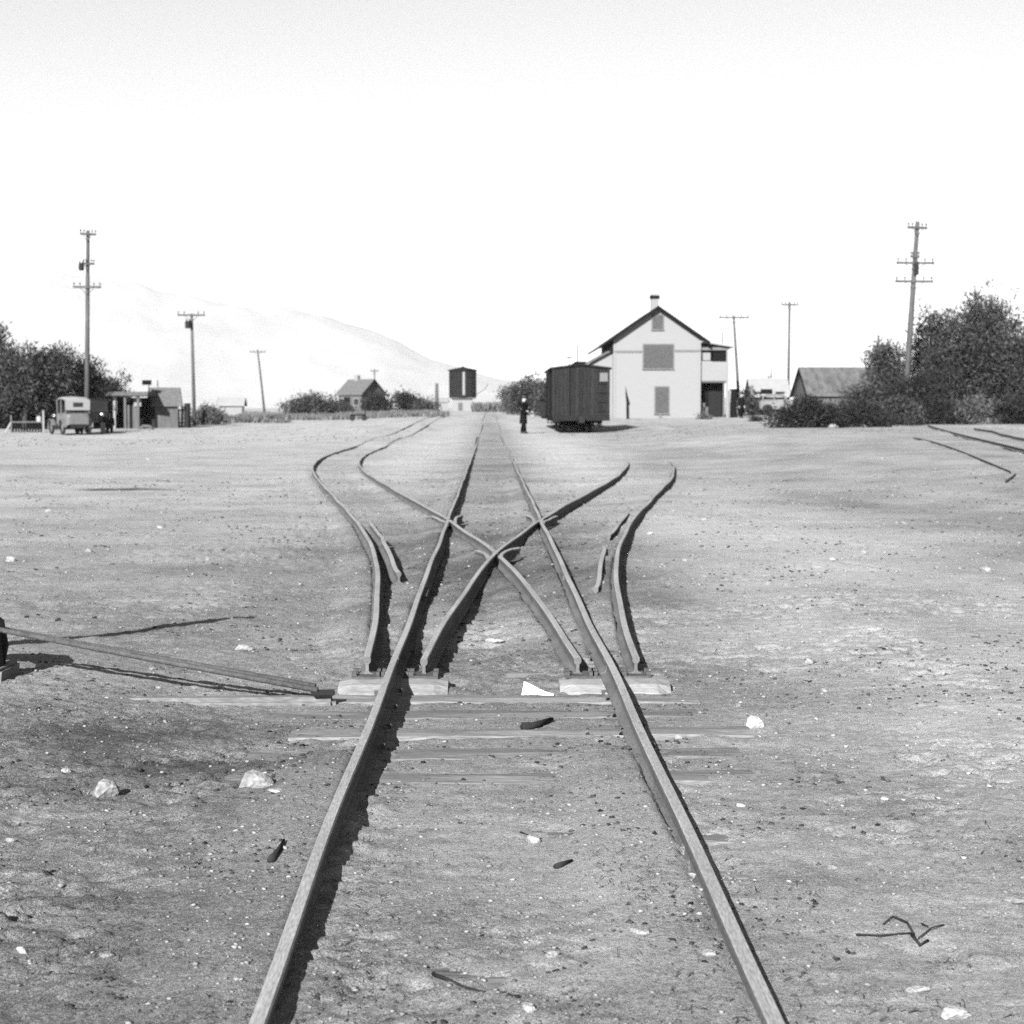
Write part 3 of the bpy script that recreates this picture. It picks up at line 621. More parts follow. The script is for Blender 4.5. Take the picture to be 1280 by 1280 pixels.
def tufts():
    # low grass along the foot of the far bushes and across the flats
    r = np.random.default_rng(14); X = []; Y = []; H = []
    for _ in range(2600):
        yv = 60 * (170 / 60) ** r.random(); X.append(r.uniform(-.31, .33) * yv); Y.append(yv); H.append(r.uniform(.03, .10))
    for px0, px1, Yv, dep, hh, q in ((300, 560, 152, 12, .42, 2600), (420, 545, 172, 8, .5, 1300), (595, 700, 260, 30, 1.4, 1700), (1090, 1290, 86, 2, .5, 300), (240, 360, 128, 5, .6, 700)):
        for _ in range(q):
            yv = Yv + r.uniform(-dep, dep); X.append(at(r.uniform(px0, px1), 514, yv).x); Y.append(yv); H.append(hh * r.uniform(.3, 1.1))
    X = np.array(X); Y = np.array(Y); H = np.array(H); k = np.abs(X - TX) > 3.0 * (Y < 110); X, Y, H = X[k], Y[k], H[k]; n = len(X); Z = zfine_arr(X, Y); P = []; 
    for q in range(4):
        a = r.random(n) * 6.28; w = H * r.uniform(.15, .3, n); lean = r.normal(0, .35, (n, 2)) * H[:, None]; B = np.stack([X + r.normal(0, .2, n) * H, Y, Z - .02], 1)
        s = np.stack([np.cos(a) * w, np.sin(a) * w, 0 * w], 1); T = B + np.stack([lean[:, 0], lean[:, 1], H], 1); P.append(np.stack([B - s, B + s, T], 1).reshape(-1, 3))
    P = np.concatenate(P); o = link('scrub_grass', np_mesh('scrub_grass', P, np.arange(len(P)).reshape(-1, 3)), None, M['scrub']); tag(o, 'low dry scrub along the far edge of the yard', 'scrub', kind='stuff')
tufts()

# ------------------------------------------------------------------ trees and bushes
def foliage(name, parent, blobs, n, size, m, seed, hang=.0, shell=.55):
    """blobs: (cx, cy, cz, rx, ry, rz); leaves gathered in sprays through the volume"""
    r = np.random.default_rng(seed); w = np.array([b[3] * b[4] + b[3] * b[5] for b in blobs]); w = w / w.sum(); ncl = max(12, n // 16); bi = r.choice(len(blobs), ncl, p=w); B = np.array(blobs)[bi]
    d = r.normal(size=(ncl, 3)); d /= np.linalg.norm(d, axis=1)[:, None]; rad = shell + (1.0 - shell) * r.random(ncl) ** .6; rad *= 1 + .16 * r.normal(size=ncl)
    C = B[:, :3] + d * rad[:, None] * B[:, 3:6]
    ci = r.integers(0, ncl, n); sp = size * 2.6; P0 = C[ci] + r.normal(0, sp, (n, 3)) * np.array([1, 1, .8]); P0[:, 2] = np.maximum(P0[:, 2], .02)
    u = r.normal(size=(n, 3)) + np.array([0, 0, .55]) + .8 * d[ci]; u /= np.linalg.norm(u, axis=1)[:, None]; v = np.cross(u, r.normal(size=(n, 3))); v /= np.linalg.norm(v, axis=1)[:, None]
    s = size * r.uniform(.5, 1.35, n); a = s[:, None] * u * 1.7; b = s[:, None] * v * .38
    P = np.stack([P0 - a * .6, P0 + b, P0 + a, P0 - b], 1).reshape(-1, 3); P[:, 2] = np.maximum(P[:, 2], 0)
    return link(name, np_mesh(name, P, np.arange(4 * n).reshape(-1, 4)), parent, m)
def trunk(parent, h, r0, blobs, seed, n=7, twigs=0):
    rr = random.Random(seed); mb = MB(); top = Vector((rr.uniform(-.1, .1) * h, rr.uniform(-.1, .1) * h, h))
    mb.tube([(0, 0, -.15), (top.x * .2, top.y * .2, h * .35), (top.x * .6, top.y * .6, h * .7), top], [r0 * 1.25, r0, r0 * .7, r0 * .25], 8)
    for i in range(n):
        b = blobs[i % len(blobs)]; st = Vector((top.x * .3, top.y * .3, h * rr.uniform(.2, .7))); e = Vector(b[:3]) + Vector((rr.uniform(-.6, .6) * b[3], rr.uniform(-.6, .6) * b[4], rr.uniform(0, .8) * b[5]))
        md = st.lerp(e, .5) + Vector((rr.uniform(-.15, .15), rr.uniform(-.15, .15), rr.uniform(0, .25))) * h * .3; mb.tube([st, md, e], [r0 * .5, r0 * .3, r0 * .06], 5)
    for i in range(twigs):
        b = blobs[rr.randrange(len(blobs))]; c = Vector(b[:3]); dd = Vector((rr.gauss(0, 1), rr.gauss(0, 1), rr.uniform(.1, 1.4))).normalized(); e = c + Vector((dd.x * b[3], dd.y * b[4], dd.z * b[5])) * rr.uniform(1.0, 1.22)
        mb.tube([c, c.lerp(e, .6) + Vector((0, 0, .1)), e], [.03, .02, .006], 4, False)
    return mb.build('trunk', M['bark'], parent)
def tree(px, Y, top_py, wpx, label, seed, m='leaf', n=6000, base_py=None, leaf=.10, name='tree', lift=.35, group=None, spires=(), cat='tree', nb=14, squat=1.0):
    f = foot(px, Y); W_ = wpx / 2100 * Y; H_ = at(px, top_py, Y).z - f.z; rr = random.Random(seed); t = thing(name, label, cat, f, 0, group); bl = []
    for i in range(nb):
        a = rr.random() * 6.28; q = rr.random() ** .5 * .62; zc = lift + (1 - lift) * rr.uniform(.18, .80) * squat; k = math.sqrt(max(.15, 1 - (2 * (zc - lift) / (1 - lift) - .85) ** 2 * .75)); s = rr.uniform(.15, .26)
        bl.append((math.cos(a) * q * W_ / 2 * k * 1.1, math.sin(a) * q * W_ / 2 * k, zc * H_, W_ * s * k, W_ * s * k, min(H_ * (1 - lift) * .34, H_ * (1 - zc) + .05 * H_)))
    for dx, py, w in spires:
        zt = at(px, py, Y).z - f.z; ww = w / 2100 * Y; bl.append((dx / 2100 * Y, 0, zt - ww * .9, ww * .35, ww * .35, ww))
    foliage('crown', t, bl, n, leaf, M[m], seed, shell=.68); trunk(t, H_ * .75, max(.05, H_ * .028), bl, seed, nb, 16)
    return t
def bush(px, Y, top_py, wpx, label, seed, m='leafdarkshade', n=4000, leaf=.08, group=None, name='bush', nb=8, twigs=25):
    f = foot(px, Y); W_ = wpx / 2100 * Y; H_ = max(.25, at(px, top_py, Y).z - f.z); rr = random.Random(seed); t = thing(name, label, 'bush', f, 0, group); bl = []
    for i in range(nb):
        x = (i + .5) / nb * 2 - 1; x += rr.uniform(-.1, .1); k = math.sqrt(max(.12, 1 - x * x * .85)); zr = H_ * .5 * k * rr.uniform(.8, 1.05)
        bl.append((x * W_ * .42, rr.uniform(-.25, .25) * min(W_, 2.5), zr * .9, W_ * .62 / nb + .22 * H_, W_ * .4 / nb + .3 * H_, zr))
    foliage('foliage', t, bl, n, leaf, M[m], seed, shell=.45); trunk(t, H_ * .55, max(.02, H_ * .02), bl, seed, nb, twigs).name = 'stems'
    return t
# left grove
gl = 'grove at the left edge'
tree(-30, 103, 405, 110, 'tall tree cut by the left picture edge, its sprig rising highest', 1, 'leaf', 11000, leaf=.11, group=gl, spires=((28, 400, 14),), lift=.3)
tree(30, 101, 436, 70, 'grey-leaved tree above the low fence, second from the left edge', 2, 'leaf', 10000, leaf=.11, group=gl, spires=((-3, 420, 9),), lift=.28)
tree(72, 102, 438, 66, 'grey-leaved tree behind the pale-topped car', 3, 'leaf', 10000, leaf=.11, group=gl, spires=((16, 430, 9),), lift=.28)
tree(106, 104, 452, 44, 'dark tree beside the tall left pole, rightmost of the grove', 4, 'leafdarkshade', 4500, leaf=.11, group=gl, lift=.2)
for i, (px, w) in enumerate(((-15, 60), (22, 56), (60, 56), (97, 48))):  # near-black thickets give the shade under the grove by their colour
    bush(px, 105 + .5 * i, 488, w + 6, ('dark thicket at the left edge under the grove', 'dark thicket behind the low fence', 'dark thicket behind the pale-topped car', 'dark thicket between the black car and the porch')[i], 30 + i, 'leafdarkshade', 5200, .11, 'thickets under the left grove')
tree(135, 118, 470, 50, 'low dark tree rising behind the flat roofed porch', 6, 'leafdarkshade', 3500, leaf=.11, lift=.1, spires=((20, 463, 10), (-18, 470, 6)))
bush(260, 116, 505, 40, 'pale bush at the foot of the leaning pole with a transformer', 8, 'leafpale', 3000, .09)
bush(388, 168, 486, 66, 'wide domed bush left of the far dark house', 9, 'leaf', 5000, .13)
bush(425, 172, 500, 30, 'small bush between the domed bush and the far house', 10, 'leaf', 1800, .13)
bush(473, 192, 488, 34, 'dark bush in front of the gable of the far house', 11, 'leafdarkshade', 2600, .15)
tree(508, 190, 491, 36, 'small round dark tree right of the far house', 12, 'leafdarkshade', 3000, leaf=.15, lift=.12)
bush(530, 186, 498, 30, 'low grey bush right of the small round tree', 13, 'leaf', 1800, .14)
tree(660, 150, 471, 56, 'grey tree standing behind the man in the dark coat', 14, 'leaf', 4500, leaf=.13, lift=.1)
tree(640, 165, 484, 30, 'smaller grey tree left of the man in the dark coat', 15, 'leafpale', 2200, leaf=.13, lift=.1)
tree(684, 140, 482, 34, 'grey tree showing beside the boxcar', 16, 'leaf', 2600, leaf=.13, lift=.1)
# right grove
gr = 'trees at the right edge'
tree(1228, 92, 378, 120, 'tallest tree of the right grove with a feathery top', 21, 'leaf', 17000, leaf=.095, group=gr, lift=.1, spires=((4, 346, 13), (-12, 362, 9), (38, 362, 10)), nb=22)
tree(1172, 94, 392, 84, 'broad dark tree just right of the leaning three-armed pole', 22, 'leaf', 13000, leaf=.095, group=gr, lift=.1, nb=18)
tree(1290, 90, 388, 100, 'tree cut by the right picture edge', 23, 'leaf', 11000, leaf=.095, group=gr, lift=.2)
tree(1115, 98, 434, 66, 'lower sloping tree left of the leaning three-armed pole', 24, 'leaf', 9000, leaf=.095, group=gr, lift=.05)
tree(1200, 96, 430, 120, 'dark inner tree low in the middle of the right grove', 25, 'leafdarkshade', 12000, leaf=.11, group=gr, lift=.02, nb=11)
tree(1268, 95, 430, 90, 'dark inner tree low at the right edge of the grove', 29, 'leafdarkshade', 6000, leaf=.12, group=gr, lift=.02, nb=9)
bush(1085, 90, 466, 70, 'tall twiggy bush behind the dark front bushes', 26, 'leaf', 4200, .10)
bush(1010, 76, 497, 88, 'black rounded bush nearest the yard, leftmost of the right thicket', 27, 'leafdarkshade', 6500, .075)
bush(1068, 78, 500, 76, 'dark bush right of the black rounded bush', 28, 'leafdarkshade', 5000, .075)
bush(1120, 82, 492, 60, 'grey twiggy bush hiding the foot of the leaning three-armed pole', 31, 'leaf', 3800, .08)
bush(1168, 84, 488, 66, 'dark bush at the foot of the right grove, beside the side track', 32, 'leafdarkshade', 4200, .08)
bush(1148, 88, 452, 70, 'tall dark bush directly behind the leaning three-armed pole', 40, 'leafdarkshade', 6000, .095)
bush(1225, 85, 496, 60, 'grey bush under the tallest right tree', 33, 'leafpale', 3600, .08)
bush(1275, 84, 486, 60, 'dark bush at the right edge under the trees', 34, 'leafdarkshade', 3600, .08)
bush(1212, 83, 484, 18, 'bright feathery shrub standing before the right grove', 35, 'leafpale', 900, .07, nb=3)
bush(935, 124, 482, 22, 'grey bush behind the pole by the depot', 36, 'leaf', 1500, .1)
bush(955, 150, 464, 26, 'rounded grey tree top showing above the white roofed house', 37, 'leaf', 1800, .12)
bush(881, 112, 519, 14, 'low weed clump at the corner of the depot porch', 38, 'leafpale', 500, .07, nb=3)
bush(945, 100, 520, 12, 'small dark weed clump on the dirt before the white roofed house', 39, 'leafdarkshade', 500, .06, nb=3)

# ------------------------------------------------------------------ utility poles
def pole(pxt, pyt, pxb, Y, label, arms, transformer=None, r0=.14, group='utility poles around the yard', insul=True):
    f = foot(pxb, Y); T = at(pxt, pyt, Y) - f; t = thing('utility_pole', label, 'utility pole', f, 0, group); H_ = T.z
    MB().tube([(0, 0, -.3), T * .5, T], [r0, r0 * .85, r0 * .65], 10).build('shaft', M['pole'], t, 0, True)
    for py, half, yaw, off in arms:
        k = (at(pxt, py, Y).z - f.z) / H_; c = T * k; hw = half / 2100 * Y; ca, sa = math.cos(yaw), math.sin(yaw)
        a = MB().box((c.x + off * hw, c.y - .15, c.z), (2 * hw, .10, .12), yaw).build('crossarm', M['pole'], t)
        for s in (-.92, -.5, .5, .92):
            x = (s * hw) * ca + off * hw; y_ = (s * hw) * sa
            MB().lathe([(.02, 0), (.02, .09), (.05, .10), (.055, .15), (.03, .20)], (c.x + x, c.y - .15 + y_, c.z + .055), 8).build('insulator', M['pole'], a)
        for s in (-1, 1): MB().tube([(c.x + s * hw * .5, c.y - .13, c.z - .04), (c.x, c.y - .12, c.z - .45)], .014, 4).build('brace', M['iron'], a)
    if transformer:
        px, py, w, h = transformer; p = at(px, py, Y) - f; w_ = w / 2100 * Y; h_ = h / 2100 * Y
        b = MB().lathe([(w_ * .42, -h_ / 2), (w_ * .5, -h_ / 2 + .05), (w_ * .5, h_ / 2 - .08), (w_ * .35, h_ / 2)], (p.x, p.y - .25, p.z), 14).build('transformer', M['iron'], t, 0, False)
        for s in (-1, 1): MB().lathe([(.03, 0), (.05, .04), (.02, .14)], (p.x + s * w_ * .25, p.y - .25, p.z + h_ / 2 - .01), 8).build('bushing', M['iron'], b)
    return t
pole(110, 288, 108, 96, 'tall utility pole with several crossarms beside the left grove', [(293, 10, .5, .1), (330, 7, .5, .3), (359, 17, .15, 0)], (103, 334, 7, 9), .15)
pole(239.5, 392, 243, 114, 'leaning pole with one crossarm and a transformer, second from the left', [(394, 17, .1, 0)], (236, 406, 8, 9), .13)
pole(322, 437, 331, 195, 'small far leaning pole left of the domed bush', [(440, 10, .1, 0)], None, .14)
pole(468, 461, 469, 250, 'tiny far pole behind the dark house', [(464, 5, .1, 0)], None, .13)
pole(917, 394, 925, 129, 'pole with one wide crossarm standing right of the depot porch', [(397, 19, .05, 0)], None, .13)
pole(987, 377, 985, 128, 'slim straight pole between the white roofed house and the barn', [(381, 11, .1, 0)], None, .12)
pole(1147, 277, 1130, 89, 'tall leaning pole with three wide crossarms before the right grove', [(285, 14, .35, -.05), (321, 6, .3, -.2), (329, 24, .08, 0), (352, 24, .08, 0)], (1144, 337, 6, 14), .17)
def post(pxt, pyt, pxb, Y, r, label, name='post', m='pole', cat='post'):
    f = foot(pxb, Y); T = at(pxt, pyt, Y) - f; o = MB().tube([(0, 0, -.2), T * .5, T], [r * 1.2, r, r * .8], 8).build(name, M[m], None, 0, True); o.location = f; return tag(o, label, cat)
post(1098, 419, 1099, 105, .09, 'short bare post sticking up over the sloping right tree')
post(546, 479, 546, 255, .28, 'stout bare post left of the water tank')
post(197, 475, 197, 112, .05, 'thin pipe standing up behind the little gabled shed')
post(903, 415, 904, 122, .05, 'thin pipe rising above the depot balcony roof')
post(964, 460, 964, 132, .05, 'thin stove pipe above the white roofed house')
post(722, 431, 722, 128, .05, 'thin pipe rising above the boxcar roof')
o = MB().tube([at(1000, 500, 86), at(1082, 477, 92)], .022, 6).build('guy_wire', M['chrome'], None, 0, True); tag(o, 'bright slanting guy wire in front of the barn and right bushes', 'guy wire')

# ------------------------------------------------------------------ depot
def window(parent, x0, x1, z0, z1, yf, m='shutter', sill=True, leaves=2, fr=.07):
    w = MB().prism([(x0 - fr, z0 - fr), (x1 + fr, z0 - fr), (x1 + fr, z1 + fr), (x0 - fr, z1 + fr)], yf - .05, yf - .002).build('window', M['trim'], parent)
    n = leaves
    for i in range(n):
        a = x0 + (x1 - x0) * i / n + .012; b = x0 + (x1 - x0) * (i + 1) / n - .012; MB().box(((a + b) / 2, yf - .065, (z0 + z1) / 2), (b - a, .035, z1 - z0)).build('shutter' if m == 'shutter' else 'pane', M[m], w)
    if sill: MB().box(((x0 + x1) / 2, yf - .07, z0 - fr - .03), (x1 - x0 + 2.6 * fr, .12, .05)).build('sill', M['trim'], w)
    return w
def depot():
    Y = 120.0; s = Y / 2100; f = foot(821, Y); t = thing('depot', 'white two storey depot with a steep gable and a balcony porch', 'building', f)
    X = lambda px: (px - 821) * s
    Z = lambda py: at(821, py, Y).z - f.z
    zb = -.2; ze = Z(424); za = Z(386); xl, xr = X(766.5), X(875.5); L = 13.0; xa = X(821.5)
    MB().prism([(xl, zb), (xr, zb), (xr, ze), (xa, za), (xl, ze)], 0, L).build('wall', M['white'], t)
    # clapboard shadow lines on the gable
    rf = MB(); th = .16; ov = .55
    sl = (za - ze) / (xa - xl); el = X(748); er = X(886)
    for xe, sg in ((el, -1), (er, 1)):
        zz = za - abs(xe - xa) * sl
        rf.prism([(xa, za + .02), (xe, zz + .02), (xe, zz + .02 + th), (xa, za + .02 + th)], -ov, L + .4)
    roof = rf.build('roof', M['roof'], t)
    for xe in (el, er):
        zz = za - abs(xe - xa) * sl; MB().prism([(xa, za + .0), (xe, zz + .0), (xe, zz + .195), (xa, za + .195)], -ov - .05, -ov - .004).build('barge_board', M['darkwood'], roof)
    ch = MB().box((xa, 2.2, Z(375) - .1), (.55, .55, Z(366) - Z(390)), 0).build('chimney', M['brick'], roof); MB().box((xa, 2.2, Z(369)), (.68, .68, .22)).build('chimney_cap', M['darkwood'], roof)
    # dark wedge under the left eave
    MB().prism([(X(755), Z(438)), (xl - .004, Z(438)), (xl - .004, Z(424.5)), (X(755), Z(430))], -.02, .6).build('eave_wedge', M['darkwood'], t)
    MB().box(((xl + X(802)) / 2, -.03, Z(439.5)), (X(802) - xl, .05, .14)).build('belt_board', M['trim'], t); MB().box(((xr + X(843)) / 2, -.03, Z(438.5)), (xr - X(843), .05, .14)).build('belt_board', M['trim'], t)
    window(t, X(804), X(841), Z(460), Z(431), 0, leaves=2); window(t, X(815), X(828), Z(411), Z(394), 0, leaves=2); window(t, X(819), X(835.5), Z(516), Z(484), 0, leaves=2)
    MB().box((X(825), -.10, (Z(517) + zb) / 2), (.14, .12, Z(517) - zb)).build('prop', M['trim'], t)
    MB().box((xl + .07, -.02, (zb + ze) / 2), (.16, .05, ze - zb - .1)).build('corner_board', M['white'], t); MB().box((xr - .07, -.02, (zb + ze) / 2), (.16, .05, ze - zb - .1)).build('corner_board', M['white'], t)
    # lean-to on the track side
    x2 = X(722)
    MB().prism([(x2 + .5, zb), (xl - .01, zb), (xl - .01, Z(437)), (x2 + .5, Z(460))], .5, L - 1).build('lean_to_wall', M['white'], t)
    MB().prism([(x2, Z(462)), (xl - .012, Z(437.5)), (xl - .012, Z(435)), (x2, Z(459.5))], .1, L - .8).build('lean_to_roof', M['roof'], t)
    # two storey porch on the right
    xo = X(911.5); D = 8.0; zf = Z(476); zt = Z(452); zr = Z(434)
    MB().box(((xr + xo) / 2 + .01, D / 2 + .3, zf - .06), (xo - xr - .02, D, .12)).build('balcony_floor', M['greywood'], t)
    MB().box(((xr + xo) / 2 + .005, .30, (zf + zt) / 2), (xo - xr - .012, .07, zt - zf)).build('balcony_apron', M['white'], t)
    MB().box((xo - .03, D / 2 + .34, (zf + zt) / 2), (.07, D, zt - zf)).build('balcony_apron', M['white'], t)
    MB().prism([(xr + .012, Z(425)), (xo + .35, zr + .12), (xo + .35, zr - .02), (xr + .012, Z(427.5))], -.1, D + .5).build('porch_roof', M['rooflight'], t)
    MB().box(((xr + xo) / 2 + .01, .30, zr - .10), (xo - xr - .02, .10, .20)).build('porch_beam', M['trim'], t)
    for yy in (.30, 2.9, 5.5, 8.1):
        for px in (909.8,): MB().box((X(px), yy, (zb + zr) / 2 - .1), (.16, .16, zr - zb - .25)).build('porch_post', M['white'], t)
    MB().box((X(905.5), .42, (zf + zb) / 2), (.12, .12, zf - zb - .14)).build('porch_post', M['greywood'], t)
    # near-black panels: the shade inside the porch is put into their colour
    MB().box((X(900.5), .52, (zt + zr) / 2 - .1), (X(909) - X(892), .05, zr - zt - .1)).build('porch_shade_panel', M['darkwood'], t)
    MB().box((X(893), 1.6, (zf + zb) / 2), (X(908) - xr, .08, zf - zb - .2)).build('porch_shade_wall', M['darkwood'], t)
    MB().box((X(897), 1.50, zb + 1.3), (X(905) - X(889), .06, 2.6)).build('door', M['cardark'], t)
    MB().box(((X(877) + X(889.5)) / 2, .62, Z(445)), (X(889.5) - X(878), .06, Z(440) - Z(450.5))).build('balcony_window', M['white'], t)
    MB().box(((xr + xo) / 2, 1.2, (zt + zr) / 2), (xo - xr - .3, .06, zr - zt - .1)).build('porch_shade_wall', M['darkwood'], t)
    for px, h in ((880, 1.2), (884, .9)): MB().box((X(px), .9, zb + h / 2 + .1), (.35, .3, h)).build('porch_box', M['greywood'], t)
    return f, X, Z
df, dX, dZ = depot()
def slim_signal():
    Y = 113.0; f = foot(784.5, Y); t = thing('signal_post', 'slim dark post with a narrow pointed blade before the white gable', 'signal post', f); h = at(784, 482, Y).z - f.z
    MB().tube([(.02, 0, -.2), (0, 0, h * .5), (-.1, 0, h * .8)], [.10, .09, .05], 8).build('mast', M['darkwood'], t)
    MB().prism([(-.16, h), (-.02, h * .72), (.16, h * .45), (.05, h * .38), (-.12, h * .62)], -.12, -.07).build('blade', M['darkwood'], t)
slim_signal()
# clutter at the porch corner
for px, w, h, lab, m in ((913, .22, 1.9, 'pale upright plank leaning at the depot porch corner', 'white'), (916.5, .5, 2.0, 'dark stacked crate tower right of the depot porch', 'darkwood')):
    f = foot(px, 117.5); o = MB().box((0, 0, h / 2), (w, .25, h), 0, .02).build('plank' if w < .3 else 'crate', M[m]); o.location = f; tag(o, lab, 'plank' if w < .3 else 'crate')

# ------------------------------------------------------------------ boxcar and the low car behind it
def truck_frame(parent, y, hw, name='truck'):
    t = MB().box((0, y, .52), (hw * 1.5, .28, .16)).build(name, M['iron'], parent)
    for sx in (-1, 1):
        MB().box((sx * (hw * .72), y, .46), (.10, 1.75, .12)).box((sx * hw * .72, y, .30), (.08, .9, .07)).build('side_frame', M['iron'], t)
        for dy in (-.6, .6):
            MB().lathe([(.05, -.05), (.33, -.05), (.36, -.02), (.36, .02), (.32, .05), (.05, .07)], (sx * .50, y + dy, .36), 20, 'x').build('wheel', M['iron'], t)
    for dy in (-.6, .6): MB().tube([(-.7, y + dy, .36), (.7, y + dy, .36)], .05, 8).build('axle', M['iron'], t)
def boxcar():
    Y = 78.0; s = Y / 2100; cx = at(726, 514, Y).x; z0 = zg(cx, Y) + .02; t = thing('boxcar', 'dark wooden boxcar with a small white placard standing near the depot', 'railway car', (cx, Y, z0)); hw = 36 * s; L = 8.6
    zs = at(726, 523, Y).z - z0; ze = at(726, 461, Y).z - z0; zp = at(726, 456, Y).z - z0
    MB().prism([(-hw, zs), (hw, zs), (hw, ze), (0, zp - .06), (-hw, ze)], 0, L).build('body', M['boxcar'], t)
    n = 15
    for i in range(n):   # end sheathing boards
        a = -hw + 2 * hw * i / n + .008; b = -hw + 2 * hw * (i + 1) / n - .008; zt = ze - .03 + (1 - abs(a + b) / 2 / hw) * (zp - ze) * .6
        MB().box(((a + b) / 2, -.016, (zs + zt) / 2), (b - a, .03, zt - zs), 0).build('board', M['boxcar'], t)
    MB().prism([(-hw - .09, ze - .02), (0, zp - .02), (hw + .09, ze - .02), (hw + .09, ze + .06), (0, zp + .06), (-hw - .09, ze + .06)], -.12, L + .12).build('roof', M['boxroof'], t)
    MB().box((0, L / 2, zp + .12), (.5, L + .3, .05)).build('running_board', M['boxroof'], t)
    for sx in (-1, 1): MB().box((sx * (hw - .06), -.05, (zs + ze) / 2), (.12, .05, ze - zs)).build('corner_post', M['boxcar'], t)
    MB().box((0, -.09, zs + .02), (2 * hw, .16, .26)).build('end_sill', M['boxcar'], t)
    for sx in (-.7, .7): MB().box((sx * hw, L / 2, zs - .10), (.14, L, .2)).build('side_sill', M['iron'], t)
    MB().box((0, L / 2, zs - .12), (.3, L, .24)).build('center_sill', M['iron'], t)
    for sx in (-.5, .5): MB().tube([(sx * hw, .9, zs - .1), (sx * hw, 3, zs - .42), (sx * hw, L - 3, zs - .42), (sx * hw, L - .9, zs - .1)], .02, 6).build('truss_rod', M['iron'], t)
    MB().box((0, -.30, zs - .06), (.22, .36, .24)).box((.03, -.50, zs - .06), (.26, .14, .30)).build('coupler', M['iron'], t, .02)
    bw_ = MB().tube([(-.55, -.16, zs + .1), (-.55, -.16, zp + .35)], .02, 6).build('brake_staff', M['iron'], t); MB().lathe([(.17, 0), (.2, .015), (.17, .03)], (-.55, -.16, zp + .33), 16).build('brake_wheel', M['iron'], bw_)
    for k in range(5): MB().tube([(hw - .55, -.10, zs + .35 + k * .42), (hw - .15, -.10, zs + .35 + k * .42)], .014, 5).build('grab_iron', M['iron'], t)
    p0 = at(749.5, 477, Y); p1 = at(759.5, 466, Y); MB().box(((p0.x + p1.x) / 2 - cx, -.12, (p0.z + p1.z) / 2 - z0), (p1.x - p0.x, .02, p1.z - p0.z)).build('placard', M['trim'], t)
    d = MB().box((-hw - .04, L / 2, (zs + ze) / 2 - .05), (.06, 1.7, ze - zs - .25)).build('side_door', M['boxcar'], t); MB().box((-hw - .04, L / 2, ze - .09), (.05, 3.4, .06)).build('door_track', M['iron'], d)
    truck_frame(t, 1.45, hw); truck_frame(t, L - 1.45, hw)
    # low car coupled behind
    Y2 = Y + L + .9; g_ = thing('gondola_car', 'low sided dark wooden car coupled behind the boxcar', 'railway car', (cx, Y2, zg(cx, Y2) + .02)); zt = 1.45
    for sx in (-1, 1):
        for k in range(3): MB().box((sx * (hw - .05), 3.9, .80 + .24 * k), (.07, 7.8, .225)).build('side_board', M['boxcar'], g_)
        for k in range(6): MB().box((sx * (hw + .015), .5 + 1.36 * k, 1.02), (.06, .12, .8)).build('stake', M['boxcar'], g_)
    for yy in (.03, 7.77):
        for k in range(3): MB().box((0, yy, .80 + .24 * k), (2 * hw - .18, .06, .225)).build('end_board', M['boxcar'], g_)
    MB().box((0, 3.9, .60), (2 * hw - .05, 7.9, .16)).build('deck', M['boxcar'], g_); MB().box((0, -.25, .56), (.22, .5, .2)).build('coupler', M['iron'], g_)
    truck_frame(g_, 1.4, hw); truck_frame(g_, 6.4, hw)
boxcar()

